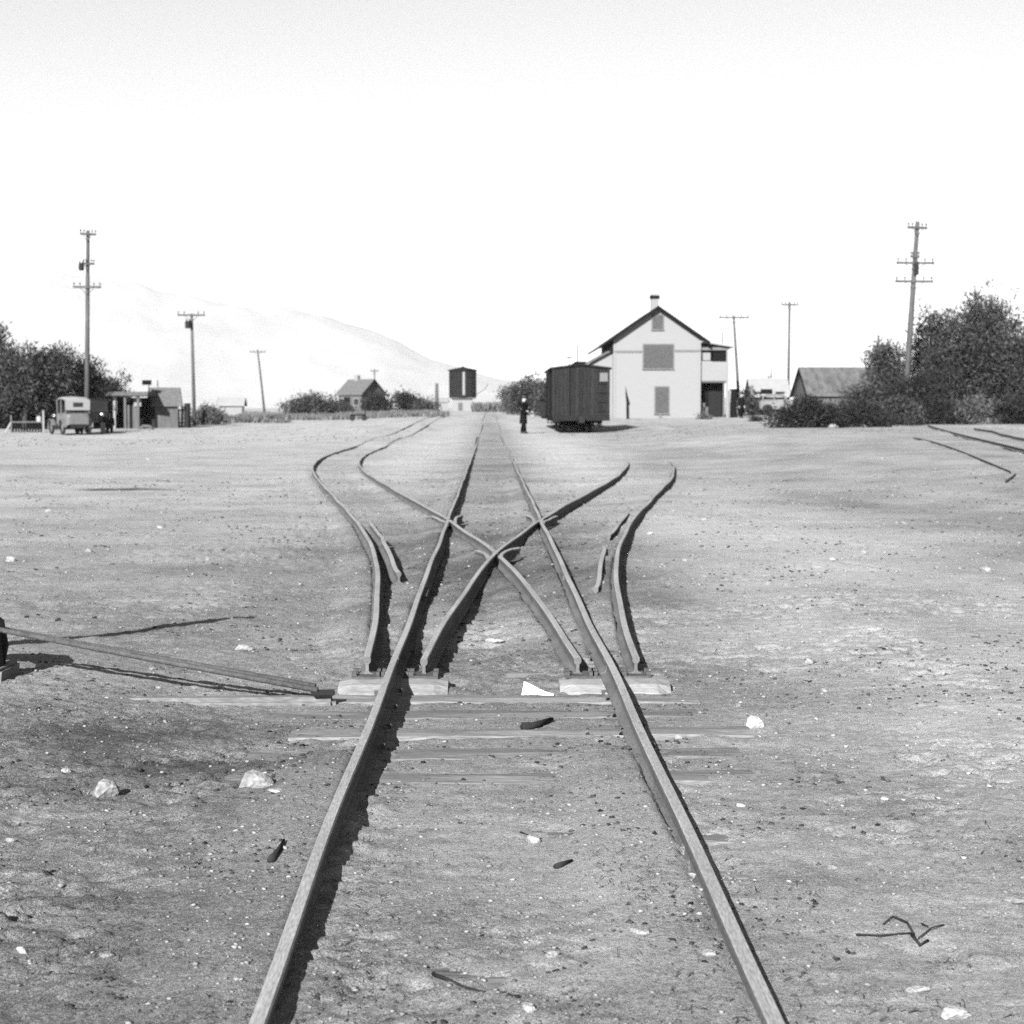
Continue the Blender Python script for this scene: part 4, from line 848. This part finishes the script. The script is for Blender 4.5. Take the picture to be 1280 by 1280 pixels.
# ------------------------------------------------------------------ people
def skin_mesh(name, verts, edges, radii, root, m, parent, sub=2):
    me = bpy.data.meshes.new(name); me.from_pydata(verts, edges, []); o = bpy.data.objects.new(name, me)
    COL.objects.link(o); o.modifiers.new('skin', 'SKIN'); sv = me.skin_vertices[0].data
    for i, r in enumerate(radii): sv[i].radius = r if hasattr(r, '__len__') else (r, r)
    sv[root].use_root = True; sb = o.modifiers.new('sub', 'SUBSURF'); sb.levels = sub; sb.render_levels = sub
    bpy.context.view_layer.update(); dg = bpy.context.evaluated_depsgraph_get(); nm = bpy.data.meshes.new_from_object(o.evaluated_get(dg)); bpy.data.objects.remove(o)
    nm.materials.clear(); nm.materials.append(m); return link(name, nm, parent, None, True)
def person(loc, H_, rz, label, arms, coat_len=.62, hat=True, coat='coat', legs='coat', stride=.10):
    """figure facing -Y before turning; arms: ((elbow), (hand)) for right then left, in fractions of the height"""
    t = thing('person', label, 'person', loc, rz); h = H_
    V = [(0, 0, .53), (0, 0, .66), (0, .005, .78), (0, .0, .845), (0, -.012, .885), (0, -.015, .935), (0, -.008, .975)]; R = [(.075, .055), (.07, .055), (.085, .055), (.033, .033), (.042, .05), (.046, .056), (.03, .038)]
    E = [(0, 1), (1, 2), (2, 3), (3, 4), (4, 5), (5, 6)]
    for s, st in ((-1, -stride), (1, stride)):
        b = len(V); V += [(s * .05, 0, .49), (s * .055, st * .35 - .01, .275), (s * .06, st * .7 + .005, .045), (s * .065, st * .7 - .045, .018), (s * .067, st * .7 - .075, .012)]; R += [.056, .036, .024, .022, .016]; E += [(0, b), (b, b + 1), (b + 1, b + 2), (b + 2, b + 3), (b + 3, b + 4)]
    for s, (el, ha) in zip((-1, 1), arms):
        b = len(V); V += [(s * .10, 0, .80), el, ha]; R += [.036, .027, .017]; E += [(2, b), (b, b + 1), (b + 1, b + 2)]
        d = (Vector(ha) - Vector(el)).normalized(); sidev = d.cross(Vector((0, 0, 1))).normalized(); pal = Vector(ha) + d * .028; V.append(tuple(pal)); R.append((.016, .012)); E.append((b + 2, b + 3))
        for k, (o_, L_) in enumerate(((-.014, .030), (-.005, .035), (.005, .033), (.013, .026))):
            c = len(V); V += [tuple(pal + sidev * o_ + d * .012), tuple(pal + sidev * o_ + d * L_ * .7 + Vector((0, 0, -.006))), tuple(pal + sidev * o_ + d * L_ + Vector((0, 0, -.016)))]; R += [.0055, .0050, .0042]; E += [(b + 3, c), (c, c + 1), (c + 1, c + 2)]
        c = len(V); V += [tuple(Vector(ha) + d * .012 - sidev * .016), tuple(Vector(ha) + d * .026 - sidev * .024)]; R += [.006, .005]; E += [(b + 2, c), (c, c + 1)]
    V = [tuple(c * h for c in v) for v in V]; R = [tuple(c * h for c in r) if hasattr(r, '__len__') else r * h for r in R]
    skin_mesh('body', V, E, R, 0, M['skin'], t)
    # face details
    mb = MB(); mb.tube([(0, -.058 * h, .938 * h), (0, -.074 * h, .918 * h)], [.006 * h, .010 * h], 6); mb.build('nose', M['skin'], t)
    for s in (-1, 1): MB().lathe([(.002, -.004), (.006, 0), (.002, .004)], (s * .017 * h, -.062 * h, .938 * h), 6, 'y').build('eye', M['cardark'], t); MB().box((s * .048 * h, -.01 * h, .93 * h), (.008 * h, .018 * h, .03 * h)).build('ear', M['skin'], t, .003)
    MB().box((0, -.064 * h, .903 * h), (.026 * h, .006 * h, .005 * h)).build('mouth', M['trouser'], t)
    # coat as one lofted shell with sleeves
    mb = MB(); rings = [(.855, .046, .042), (.835, .075, .052), (.81, .118, .064), (.76, .125, .074), (.66, .108, .072), (.58, .112, .076), (.48, .124, .084), (.36, .128, .088), (1 - coat_len - .12, .134, .094)]; n = 20; VV = []; FF = []
    for i, (z, a, b) in enumerate(rings):
        for j in range(n):
            q = 2 * math.pi * j / n; wv = 1 + .05 * math.sin(3 * q + i) * (i > 4); VV.append((a * math.cos(q) * wv * h, b * math.sin(q) * wv * h + .002 * h, z * h))
    for i in range(len(rings) - 1):
        for j in range(n): FF.append((i * n + j, i * n + (j + 1) % n, (i + 1) * n + (j + 1) % n, (i + 1) * n + j))
    mb.add(VV, FF)
    for s, (el, ha) in zip((-1, 1), arms):
        A = Vector((s * .095, 0, .815)); B = Vector(el); C = B.lerp(Vector(ha), .88); mb.tube([A * h, A.lerp(B, .5) * h, B * h, C * h], [.047 * h, .043 * h, .036 * h, .031 * h], 10)
    mb.build('coat', M[coat], t, 0, True)
    for s, st in ((-1, -stride), (1, stride)):
        MB().tube([(s * .05 * h, 0, .50 * h), (s * .056 * h, (st * .35 - .01) * h, .275 * h), (s * .06 * h, (st * .7 + .004) * h, .05 * h)], [.062 * h, .048 * h, .040 * h], 12).build('trouser_leg', M[legs], t, 0, True)
        MB().tube([(s * .06 * h, (st * .7 + .03) * h, .022 * h), (s * .063 * h, (st * .7 - .03) * h, .024 * h), (s * .066 * h, (st * .7 - .085) * h, .014 * h)], [.026 * h, .029 * h, .018 * h], 10).build('shoe', M['tyre'], t, 0, True)
    if hat:
        MB().lathe([(.050, .955), (.088, .958), (.090, .965), (.056, .972), (.054, 1.005), (.046, 1.022), (.02, 1.018)], (0, -.006, 0), 20).build('hat', M['hat'], t, 0, True)
        o = [c for c in bpy.data.objects if c.parent == t and c.name.startswith('hat')][-1]; o.scale = (h, h, h)
    else: MB().lathe([(.047, .93), (.052, .955), (.05, .985), (.03, 1.0), (.005, 1.003)], (0, .004 * h, 0), 16).build('hair', M['hat'], t, 0, True).scale = (h, h, h)
    return t
f = foot(654.5, 78.0); f.z = zfine(f.x, f.y)
person(f, 1.72, 1.05, 'person in a long dark overcoat and hat walking beside the boxcar', (((-.15, -.03, .62), (-.12, -.17, .60)), ((.16, -.06, .62), (.10, -.20, .58))), stride=.12)
p1 = foot(668.5, 77.9)
o = MB().box((0, 0, 0), (.20, .10, .18), .3, .02).build('bundle', M['stone'], None, .03); o.location = (at(665.5, 520, 77.7).x, 77.72, at(666, 520, 77.7).z); tag(o, 'small white bundle held by the person beside the boxcar', 'bundle')
f = foot(926.5, 115.5); f.z = zfine(f.x, f.y)
person(f, 1.70, .5, 'person in dark clothes standing at the pole right of the depot', (((-.13, .02, .63), (-.13, -.03, .48)), ((.14, .02, .63), (.13, -.04, .48))), coat_len=.5, stride=.08)

# ------------------------------------------------------------------ cars
def car(px, Y, rz, label, paint, top, length=3.5, width=1.55, height=1.85, group='old cars parked around the yard'):
    f = foot(px, Y); f.z = zfine(f.x, f.y) + .01; t = thing('parked_car', label, 'car', f, rz, group); L, Wd = length, width; hw = Wd / 2
    # front of the car is -Y
    sec = [(-L / 2, .30, .52, 1.00), (-L / 2 + .05, .32, .52, 1.08), (-.35, .40, .50, 1.14), (-.30, .62, .48, 1.16), (.2, .66, .45, 1.16), (L / 2 - .45, .66, .45, 1.15), (L / 2 - .12, .60, .48, 1.10), (L / 2, .50, .55, 1.0)]; V = []; Fc = []; n = 10
    for y_, w, zb, zt in sec:
        for u, v in ((-1, 0), (-1.0, .35), (-1, .75), (-.86, .95), (-.4, 1.0), (.4, 1.0), (.86, .95), (1, .75), (1, .35), (1, 0)): V.append((u * w, y_, zb + (zt - zb) * v))
    for i in range(len(sec) - 1):
        for j in range(n): Fc.append((i * n + j, i * n + (j + 1) % n, (i + 1) * n + (j + 1) % n, (i + 1) * n + j))
    Fc += [tuple(range(n)), tuple(range((len(sec) - 1) * n, len(sec) * n))[::-1]]
    body = MB().add(V, Fc).build('body', M[paint], t)
    MB().box((0, -L / 2 - .03, .80), (.56, .05, .56), 0).build('radiator', M['cargrey'], body, .015)
    MB().box((0, .05, .42), (.8, L - .3, .12)).build('chassis', M['iron'], t)
    # canvas or steel top on posts
    V = []; Fc = []; ts = [(-.36, .60, height - .16), (-.15, .64, height - .03), (.4, .66, height), (L / 2 - .5, .66, height - .02), (L / 2 - .18, .62, height - .16)]
    for y_, w, z in ts:
        for u, dz in ((-1, -.10), (-.97, -.02), (-.8, .02), (0, .05), (.8, .02), (.97, -.02), (1, -.10), (.8, -.05), (-.8, -.05)): V.append((u * w, y_, z + dz))
    for i in range(len(ts) - 1):
        for j in range(9): Fc.append((i * 9 + j, i * 9 + (j + 1) % 9, (i + 1) * 9 + (j + 1) % 9, (i + 1) * 9 + j))
    Fc += [tuple(range(9)), tuple(range(4 * 9, 5 * 9))[::-1]]
    MB().add(V, Fc).build('top', M[top], t, 0, True)
    MB().prism([(-.62, 1.28), (.62, 1.28), (.64, height - .14), (-.64, height - .14)], L / 2 - .22, L / 2 - .15).build('back_curtain', M[top], t)
    MB().prism([(-.25, height - .5), (.25, height - .5), (.25, height - .28), (-.25, height - .28)], L / 2 - .15 + .004, L / 2 - .13).build('rear_window', M['glass'], t)
    for sx in (-1, 1):
        for y_ in (-.32, .45, L / 2 - .28): MB().box((sx * .61, y_, (1.12 + height - .1) / 2), (.05, .06, height - 1.2)).build('pillar', M[paint], t)
        d_ = MB().box((sx * .665, .12, .82), (.02, .6, .55)).build('door', M[paint], t); MB().box((sx * .685, .36, .98), (.02, .10, .025)).build('handle', M['chrome'], d_)
        MB().box((sx * .74, .1, .42), (.26, 1.55, .04)).build('running_board', M['iron'], t)
        for y_, a0, a1 in ((-L / 2 + .42, -.2, 2.9), (L / 2 - .62, .2, 3.1)):
            V = []; Fc = []
            for i in range(9):
                q = a0 + (a1 - a0) * i / 8; r = .45
                for w in (-.11, .11): V.append((sx * .70 + w, y_ - r * math.cos(q), .37 + r * math.sin(q)))
            Fc = [(2 * i, 2 * i + 1, 2 * i + 3, 2 * i + 2) for i in range(8)]; fe = MB().add(V, Fc).build('fender', M[paint], t); md = fe.modifiers.new('thick', 'SOLIDIFY'); md.thickness = .03
            w_ = MB().lathe([(.27, -.06), (.35, -.06), (.375, -.03), (.375, .03), (.35, .06), (.27, .06), (.27, -.06)], (sx * .68, y_, .375), 22, 'x').build('wheel', M['tyre'], t, 0, False)
            mb = MB().lathe([(.05, -.06), (.07, 0), (.05, .06)], (sx * .68, y_, .375), 10, 'x').lathe([(.255, -.03), (.272, 0), (.255, .03)], (sx * .68, y_, .375), 18, 'x') if False else MB().lathe([(.05, -.06), (.07, 0), (.05, .06)], (sx * .68, y_, .375), 10, 'x')
            for k in range(10):
                q = k * math.pi / 5; mb.tube([(sx * .68, y_, .375), (sx * .68, y_ + .28 * math.cos(q), .375 + .28 * math.sin(q))], .016, 5)
            mb.build('spokes', M['carlight'], w_)
        MB().lathe([(.03, .12), (.09, .06), (.115, -.04), (.10, -.06), (.01, -.055)], (sx * .44, -L / 2 + .05, .98), 14, 'y').build('headlight', M['chrome'], t, 0, True)
    MB().prism([(-.58, 1.16), (.58, 1.16), (.58, height - .16), (-.58, height - .16)], -.37, -.35).build('windshield', M['glass'], t)
    MB().tube([(-.66, -L / 2 - .16, .52), (0, -L / 2 - .2, .52), (.66, -L / 2 - .16, .52)], .03, 6).build('bumper', M['iron'], t)
    return t
car(88, 89, .50 + math.pi, 'pale topped old car parked in front of the left grove', 'cargrey', 'carlight', 3.3, 1.5, 1.95)
c2 = car(121, 92.5, .12, 'black old car parked right of the pale topped car', 'cardark', 'cardark', 3.2, 1.45, 1.85)
car(976, 119, 1.35, 'old car half hidden by the bushes before the white roofed house', 'cargrey', 'cargrey', 3.0, 1.45, 1.45)
f = foot(129, 89.8); o = MB().prism([(-.18, .6), (.12, .52), (.2, .75), (.10, 1.05), (.13, 1.25), (-.2, 1.28)], -.03, .03).build('sack', M['carlight'], None, .01); o.location = f; tag(o, 'pale sack leaning upright against the black car', 'sack')
o.location.z = f.z - .52; o.scale = (.8, 1, .8); o.location.z = f.z - .40

# ------------------------------------------------------------------ buildings on the left
def porch_row():
    Y = 106.0; s = Y / 2100; f = foot(150, Y); f.z = zg(f.x, Y); t = thing('store', 'dark low building with a flat porch roof behind the cars', 'building', f); X = lambda px: (px - 150) * s; Z = lambda py: at(150, py, Y).z - f.z
    MB().box((X(147), 3.2, Z(497) / 2), (X(188) - X(106), 4.0, Z(497))).build('wall', M['darkwood'], t)
    MB().box((X(147), 1.6, Z(492.5)), (X(192) - X(104), 6.4, Z(490) - Z(495))).build('porch_roof', M['greywood'], t)
    for px in (110, 121, 149, 162, 178): MB().box((X(px), -1.3, Z(495) / 2), (.14, .14, Z(495))).build('porch_post', M['greywood'] if px != 149 else M['white'], t)
    for k in range(7): MB().box((X(124 + k * 3.9), -1.15, (Z(497) + Z(516)) / 2), (.11, .04, (Z(497) - Z(516)) * random.uniform(.75, 1))).build('hanging_slat', M['greywood'], t)
    MB().box((X(150), -1.2, (Z(497) + Z(517)) / 2), (.16, .05, Z(497) - Z(517))).build('hanging_slat', M['rooflight'], t)
    MB().box((X(155.5), 1.12, Z(500)), (.22, .04, .25)).build('notice', M['white'], t)
    MB().box((X(169), -.6, Z(517) / 2 + .05), (X(177) - X(162.5), .08, Z(498))).build('front_panel', M['greywood'], t)
    MB().box((X(175), -.75, Z(503)), (X(180) - X(171), .06, Z(498) - Z(508))).build('sign', M['white'], t)
    MB().box((X(186), .9, Z(515) / 2), (X(192) - X(180), .10, Z(498))).build('door', M['cardark'], t)
    sg = MB().tube([(X(184), .5, Z(492)), (X(184), .5, Z(480))], .025, 6).build('sign_post', M['iron'], t); MB().box((X(182), .44, Z(478)), (X(187.5) - X(176), .05, Z(475) - Z(481))).build('sign_board', M['darkwood'], sg)
porch_row()
def gable_house(pxc, Y, rz, w, d, hw_, ha, label, wall, roof, name='shed', ov=.25, group=None, end='darkwood', chim=None, door=True):
    f = foot(pxc, Y); t = thing(name, label, 'building', f, rz, group)
    # ridge along X; gables at +-X
    MB().prism([(-d / 2, -.2), (d / 2, -.2), (d / 2, hw_), (0, ha), (-d / 2, hw_)], -w / 2, w / 2, 'x').build('wall', M[wall], t)
    rf = MB(); sl = (ha - hw_) / (d / 2)
    for s in (-1, 1): rf.prism([(0, ha + .01), (s * (d / 2 + ov), hw_ - ov * sl + .01), (s * (d / 2 + ov), hw_ - ov * sl + .12), (0, ha + .12)], -w / 2 - ov, w / 2 + ov, 'x')
    r = rf.build('roof', M[roof], t)
    if chim: MB().box((chim[0], chim[1], ha + .1), (.5, .5, chim[2])).build('chimney', M['brick'], r)
    for sx in (-1, 1): MB().prism([(-d / 2 - ov, hw_ - ov * sl - .06), (0, ha - .06), (d / 2 + ov, hw_ - ov * sl - .06), (d / 2 + ov, hw_ - ov * sl + .1), (0, ha + .1), (-d / 2 - ov, hw_ - ov * sl + .1)], sx * (w / 2 + ov) + .004 * sx, sx * (w / 2 + ov + .04), 'x').build('barge_board', M[end], r)
    if door:
        dd = MB().box((-w * .12, -d / 2 - .03, .95), (.85, .05, 1.9)).build('door', M['darkwood'], t); MB().box((-w * .12 + .3, -d / 2 - .07, .95), (.05, .04, .08)).build('handle', M['iron'], dd)
        for px in (-.36, .28):
            wn = MB().box((w * px, -d / 2 - .02, 1.35), (.8, .04, .85)).build('window', M['white'], t); MB().box((w * px, -d / 2 - .045, 1.35), (.66, .02, .70)).build('pane', M['glass'], wn)
    return t
gable_house(206, 108, .28, 1.45, 2.2, 1.55, 2.45, 'little gabled shed with a pale grey roof right of the dark store', 'greywood', 'roof', door=False)
def board_fence(px0, px1, Y, h, label, m, wd=.16, gap=.03, group=None):
    a = foot(px0, Y); b = foot(px1, Y); t = thing('fence', label, 'fence', a); n = int((b.x - a.x) / (wd + gap)); me = MB().box((0, 0, h / 2), (wd, .03, h), 0, .006).mesh('board'); me.materials.append(M[m])
    for i in range(n):
        x = i * (wd + gap); o = link('board', me, t); o.location = (x, random.uniform(-.01, .01), zg(a.x + x, Y) - a.z - .02); o.scale = (1, 1, random.uniform(.9, 1.08)); o.rotation_euler = (0, random.uniform(-.03, .03), 0)
    for z in (.3, h - .25): MB().box(((n * (wd + gap)) / 2, .04, z), (n * (wd + gap), .05, .09)).build('rail', M[m], t)
    for x in (0, n * (wd + gap)): MB().box((x, .09, h / 2), (.12, .12, h + .1)).build('post', M[m], t)
board_fence(216, 231, 108.5, 1.35, 'grey board fence right of the little gabled shed', 'greywood')
board_fence(303, 350, 140, .75, 'low grey board fence by the far left pole', 'greywood')
f = foot(234.5, 107.5); o = MB().box((0, 0, .75), (.32, .3, 1.5), 0, .02).box((0, 0, 1.52), (.38, .36, .05)).build('shed', M['cardark'], None); o.location = f; tag(o, 'narrow black upright box at the foot of the second pole', 'box')
# low fence in front of the grove
def low_fence():
    Y = 95.0; s = Y / 2100; f = foot(33, Y); f.z = zfine(f.x, Y); t = thing('fence', 'low fence panel with pale posts under the left grove', 'fence', f); X = lambda px: (px - 33) * s; Z = lambda py: at(33, py, Y).z - f.z
    MB().box((X(54), 0, Z(513) / 2), (.10, .10, Z(513))).build('post', M['white'], t); MB().box((X(14), 0, Z(519) / 2), (.09, .09, Z(519))).build('post', M['greywood'], t)
    MB().tube([(X(7), 0, 0), (X(14), 0, Z(528))], .06, 6).build('brace', M['rooflight'], t); MB().box((X(34), 0, Z(527.5)), (X(54) - X(14), .05, .08)).build('top_rail', M['greywood'], t)
    for k in range(11): MB().box((X(16 + k * 3.5), .03, Z(529) / 2), (.10, .02, Z(529))).build('slat', M['darkwood'], t)
    MB().box((X(34), -.02, Z(535)), (X(54) - X(14), .03, .05)).build('mid_rail', M['darkwood'], t)
    MB().box((X(48), .06, Z(524)), (.24, .2, .34)).build('can', M['rooflight'], t, .03)
low_fence()
gable_house(290, 175, .05, 2.3, 2.4, 1.1, 1.75, 'low white building between the second pole and the far leaning pole', 'white', 'rooflight', door=False)
gable_house(452, 198, -.55, 3.3, 4.6, 2.3, 3.9, 'far dark house with a chimney behind the bushes', 'greywood', 'roof', name='house', chim=(-.6, 0, 1.0))
gable_house(545, 262, .1, 3.3, 3.2, 1.5, 2.0, 'low white building left of the water tank', 'white', 'rooflight', door=False)
gable_house(959, 126, -.04, 2.5, 3.6, 1.45, 2.62, 'small house with a bright white roof right of the depot', 'greywood', 'rooflight', name='house')
gable_house(1047, 104, .02, 4.4, 4.6, 1.5, 3.05, 'grey barn with a long weathered roof behind the right bushes', 'greywood', 'barnroof', name='barn', door=False)
def handcart():
    f = foot(447.5, 122); f.z = zfine(f.x, f.y); t = thing('handcart', 'low dark handcart on the yard before the far house', 'handcart', f)
    MB().box((0, 0, .42), (1.1, .6, .10)).build('deck', M['darkwood'], t); MB().tube([(.5, 0, .45), (.55, 0, .75)], .04, 6).build('handle', M['darkwood'], t)
    for sx in (-.42, .45): MB().lathe([(.06, -.25), (.2, -.24), (.2, -.18), (.04, -.16), (.04, .16), (.2, .18), (.2, .24), (.06, .25)], (sx, 0, .2), 12, 'y').build('wheel', M['iron'], t)
handcart()
f = foot(181, 101); o = MB().tube([(-.4, 0, .05), (-.1, .05, .22), (.3, 0, .2), (.5, 0, .04)], [.05, .1, .1, .05], 6).build('wood_pile', M['greywood'], None, 0, True); o.location = (f.x, f.y, zfine(f.x, f.y)); tag(o, 'small heap of grey wood on the dirt before the store', 'wood pile')

def water_tank():
    Y = 300.0; s = Y / 2100; f = foot(578.5, Y); t = thing('water_tank', 'dark wooden water tank on a white base at the end of the track', 'water tank', f); Z = lambda py: at(578, py, Y).z - f.z; r = 16.5 * s
    n = 24; zb, zt = Z(497), Z(463.5)
    me = MB().box((0, 0, 0), (2 * math.pi * r / n * .97, .14, zt - zb), 0).mesh('stave'); me.materials.append(M['tank'])
    MB().lathe([(r - .12, zb + .02), (r - .12, zt - .02)], (0, 0, 0), 24).build('tank_core', M['tank'], t)
    for i in range(n):
        q = 2 * math.pi * i / n; o = link('stave', me, t); o.location = (r * math.sin(q), -r * math.cos(q), (zb + zt) / 2); o.rotation_euler = (0, 0, q)
    for k in range(5): MB().lathe([(r + .075, 0), (r + .10, .03), (r + .10, .09), (r + .075, .12)], (0, 0, zb + .3 + (zt - zb) * k / 5.2), 28).build('hoop', M['iron'], t)
    MB().lathe([(r + .35, zt + .02), (r + .38, zt + .14), (r * .3, Z(459.5)), (.1, Z(458))], (0, 0, 0), 24).build('roof', M['tank'], t)
    MB().box((.22, -r - .16, (zb + zt) / 2 + .1), (.42, .10, (zt - zb) * .86)).build('front_strip', M['white'], t)  # pale upright strip on the tank front
    b = MB().box((-.05, 0, Z(498) / 2), (25 * s, 3.6, Z(498) + .2)).build('base_house', M['white'], t); MB().box((0, 0, zb - .10), (31 * s, 4.4, .24)).build('platform', M['greywood'], t)
    MB().box((-.4, -1.84, .7), (.75, .06, 1.4)).build('door', M['greywood'], b)
    MB().tube([(r + .1, -.3, zb + .6), (r + 1.6, -.6, zb + 1.5), (r + 2.1, -.7, zb + 2.4)], .05, 6).build('spout', M['iron'], t)
water_tank()

# ------------------------------------------------------------------ the air between here and the mountains
hz = MB().box((0, 5900, 498.5), (26000, 12400, 1003)).build('haze', bpy.data.materials.new('haze_air')); tag(hz, 'pale haze in the valley air', 'haze', kind='stuff')
hm = hz.data.materials[0]; hm.use_nodes = True; ht = hm.node_tree; ht.nodes.clear(); hv = ht.nodes.new('ShaderNodeVolumePrincipled'); ho = ht.nodes.new('ShaderNodeOutputMaterial')
hv.inputs['Color'].default_value = (.95, .95, .95, 1); hv.inputs['Density'].default_value = 7e-5; ht.links.new(hv.outputs[0], ho.inputs['Volume'])
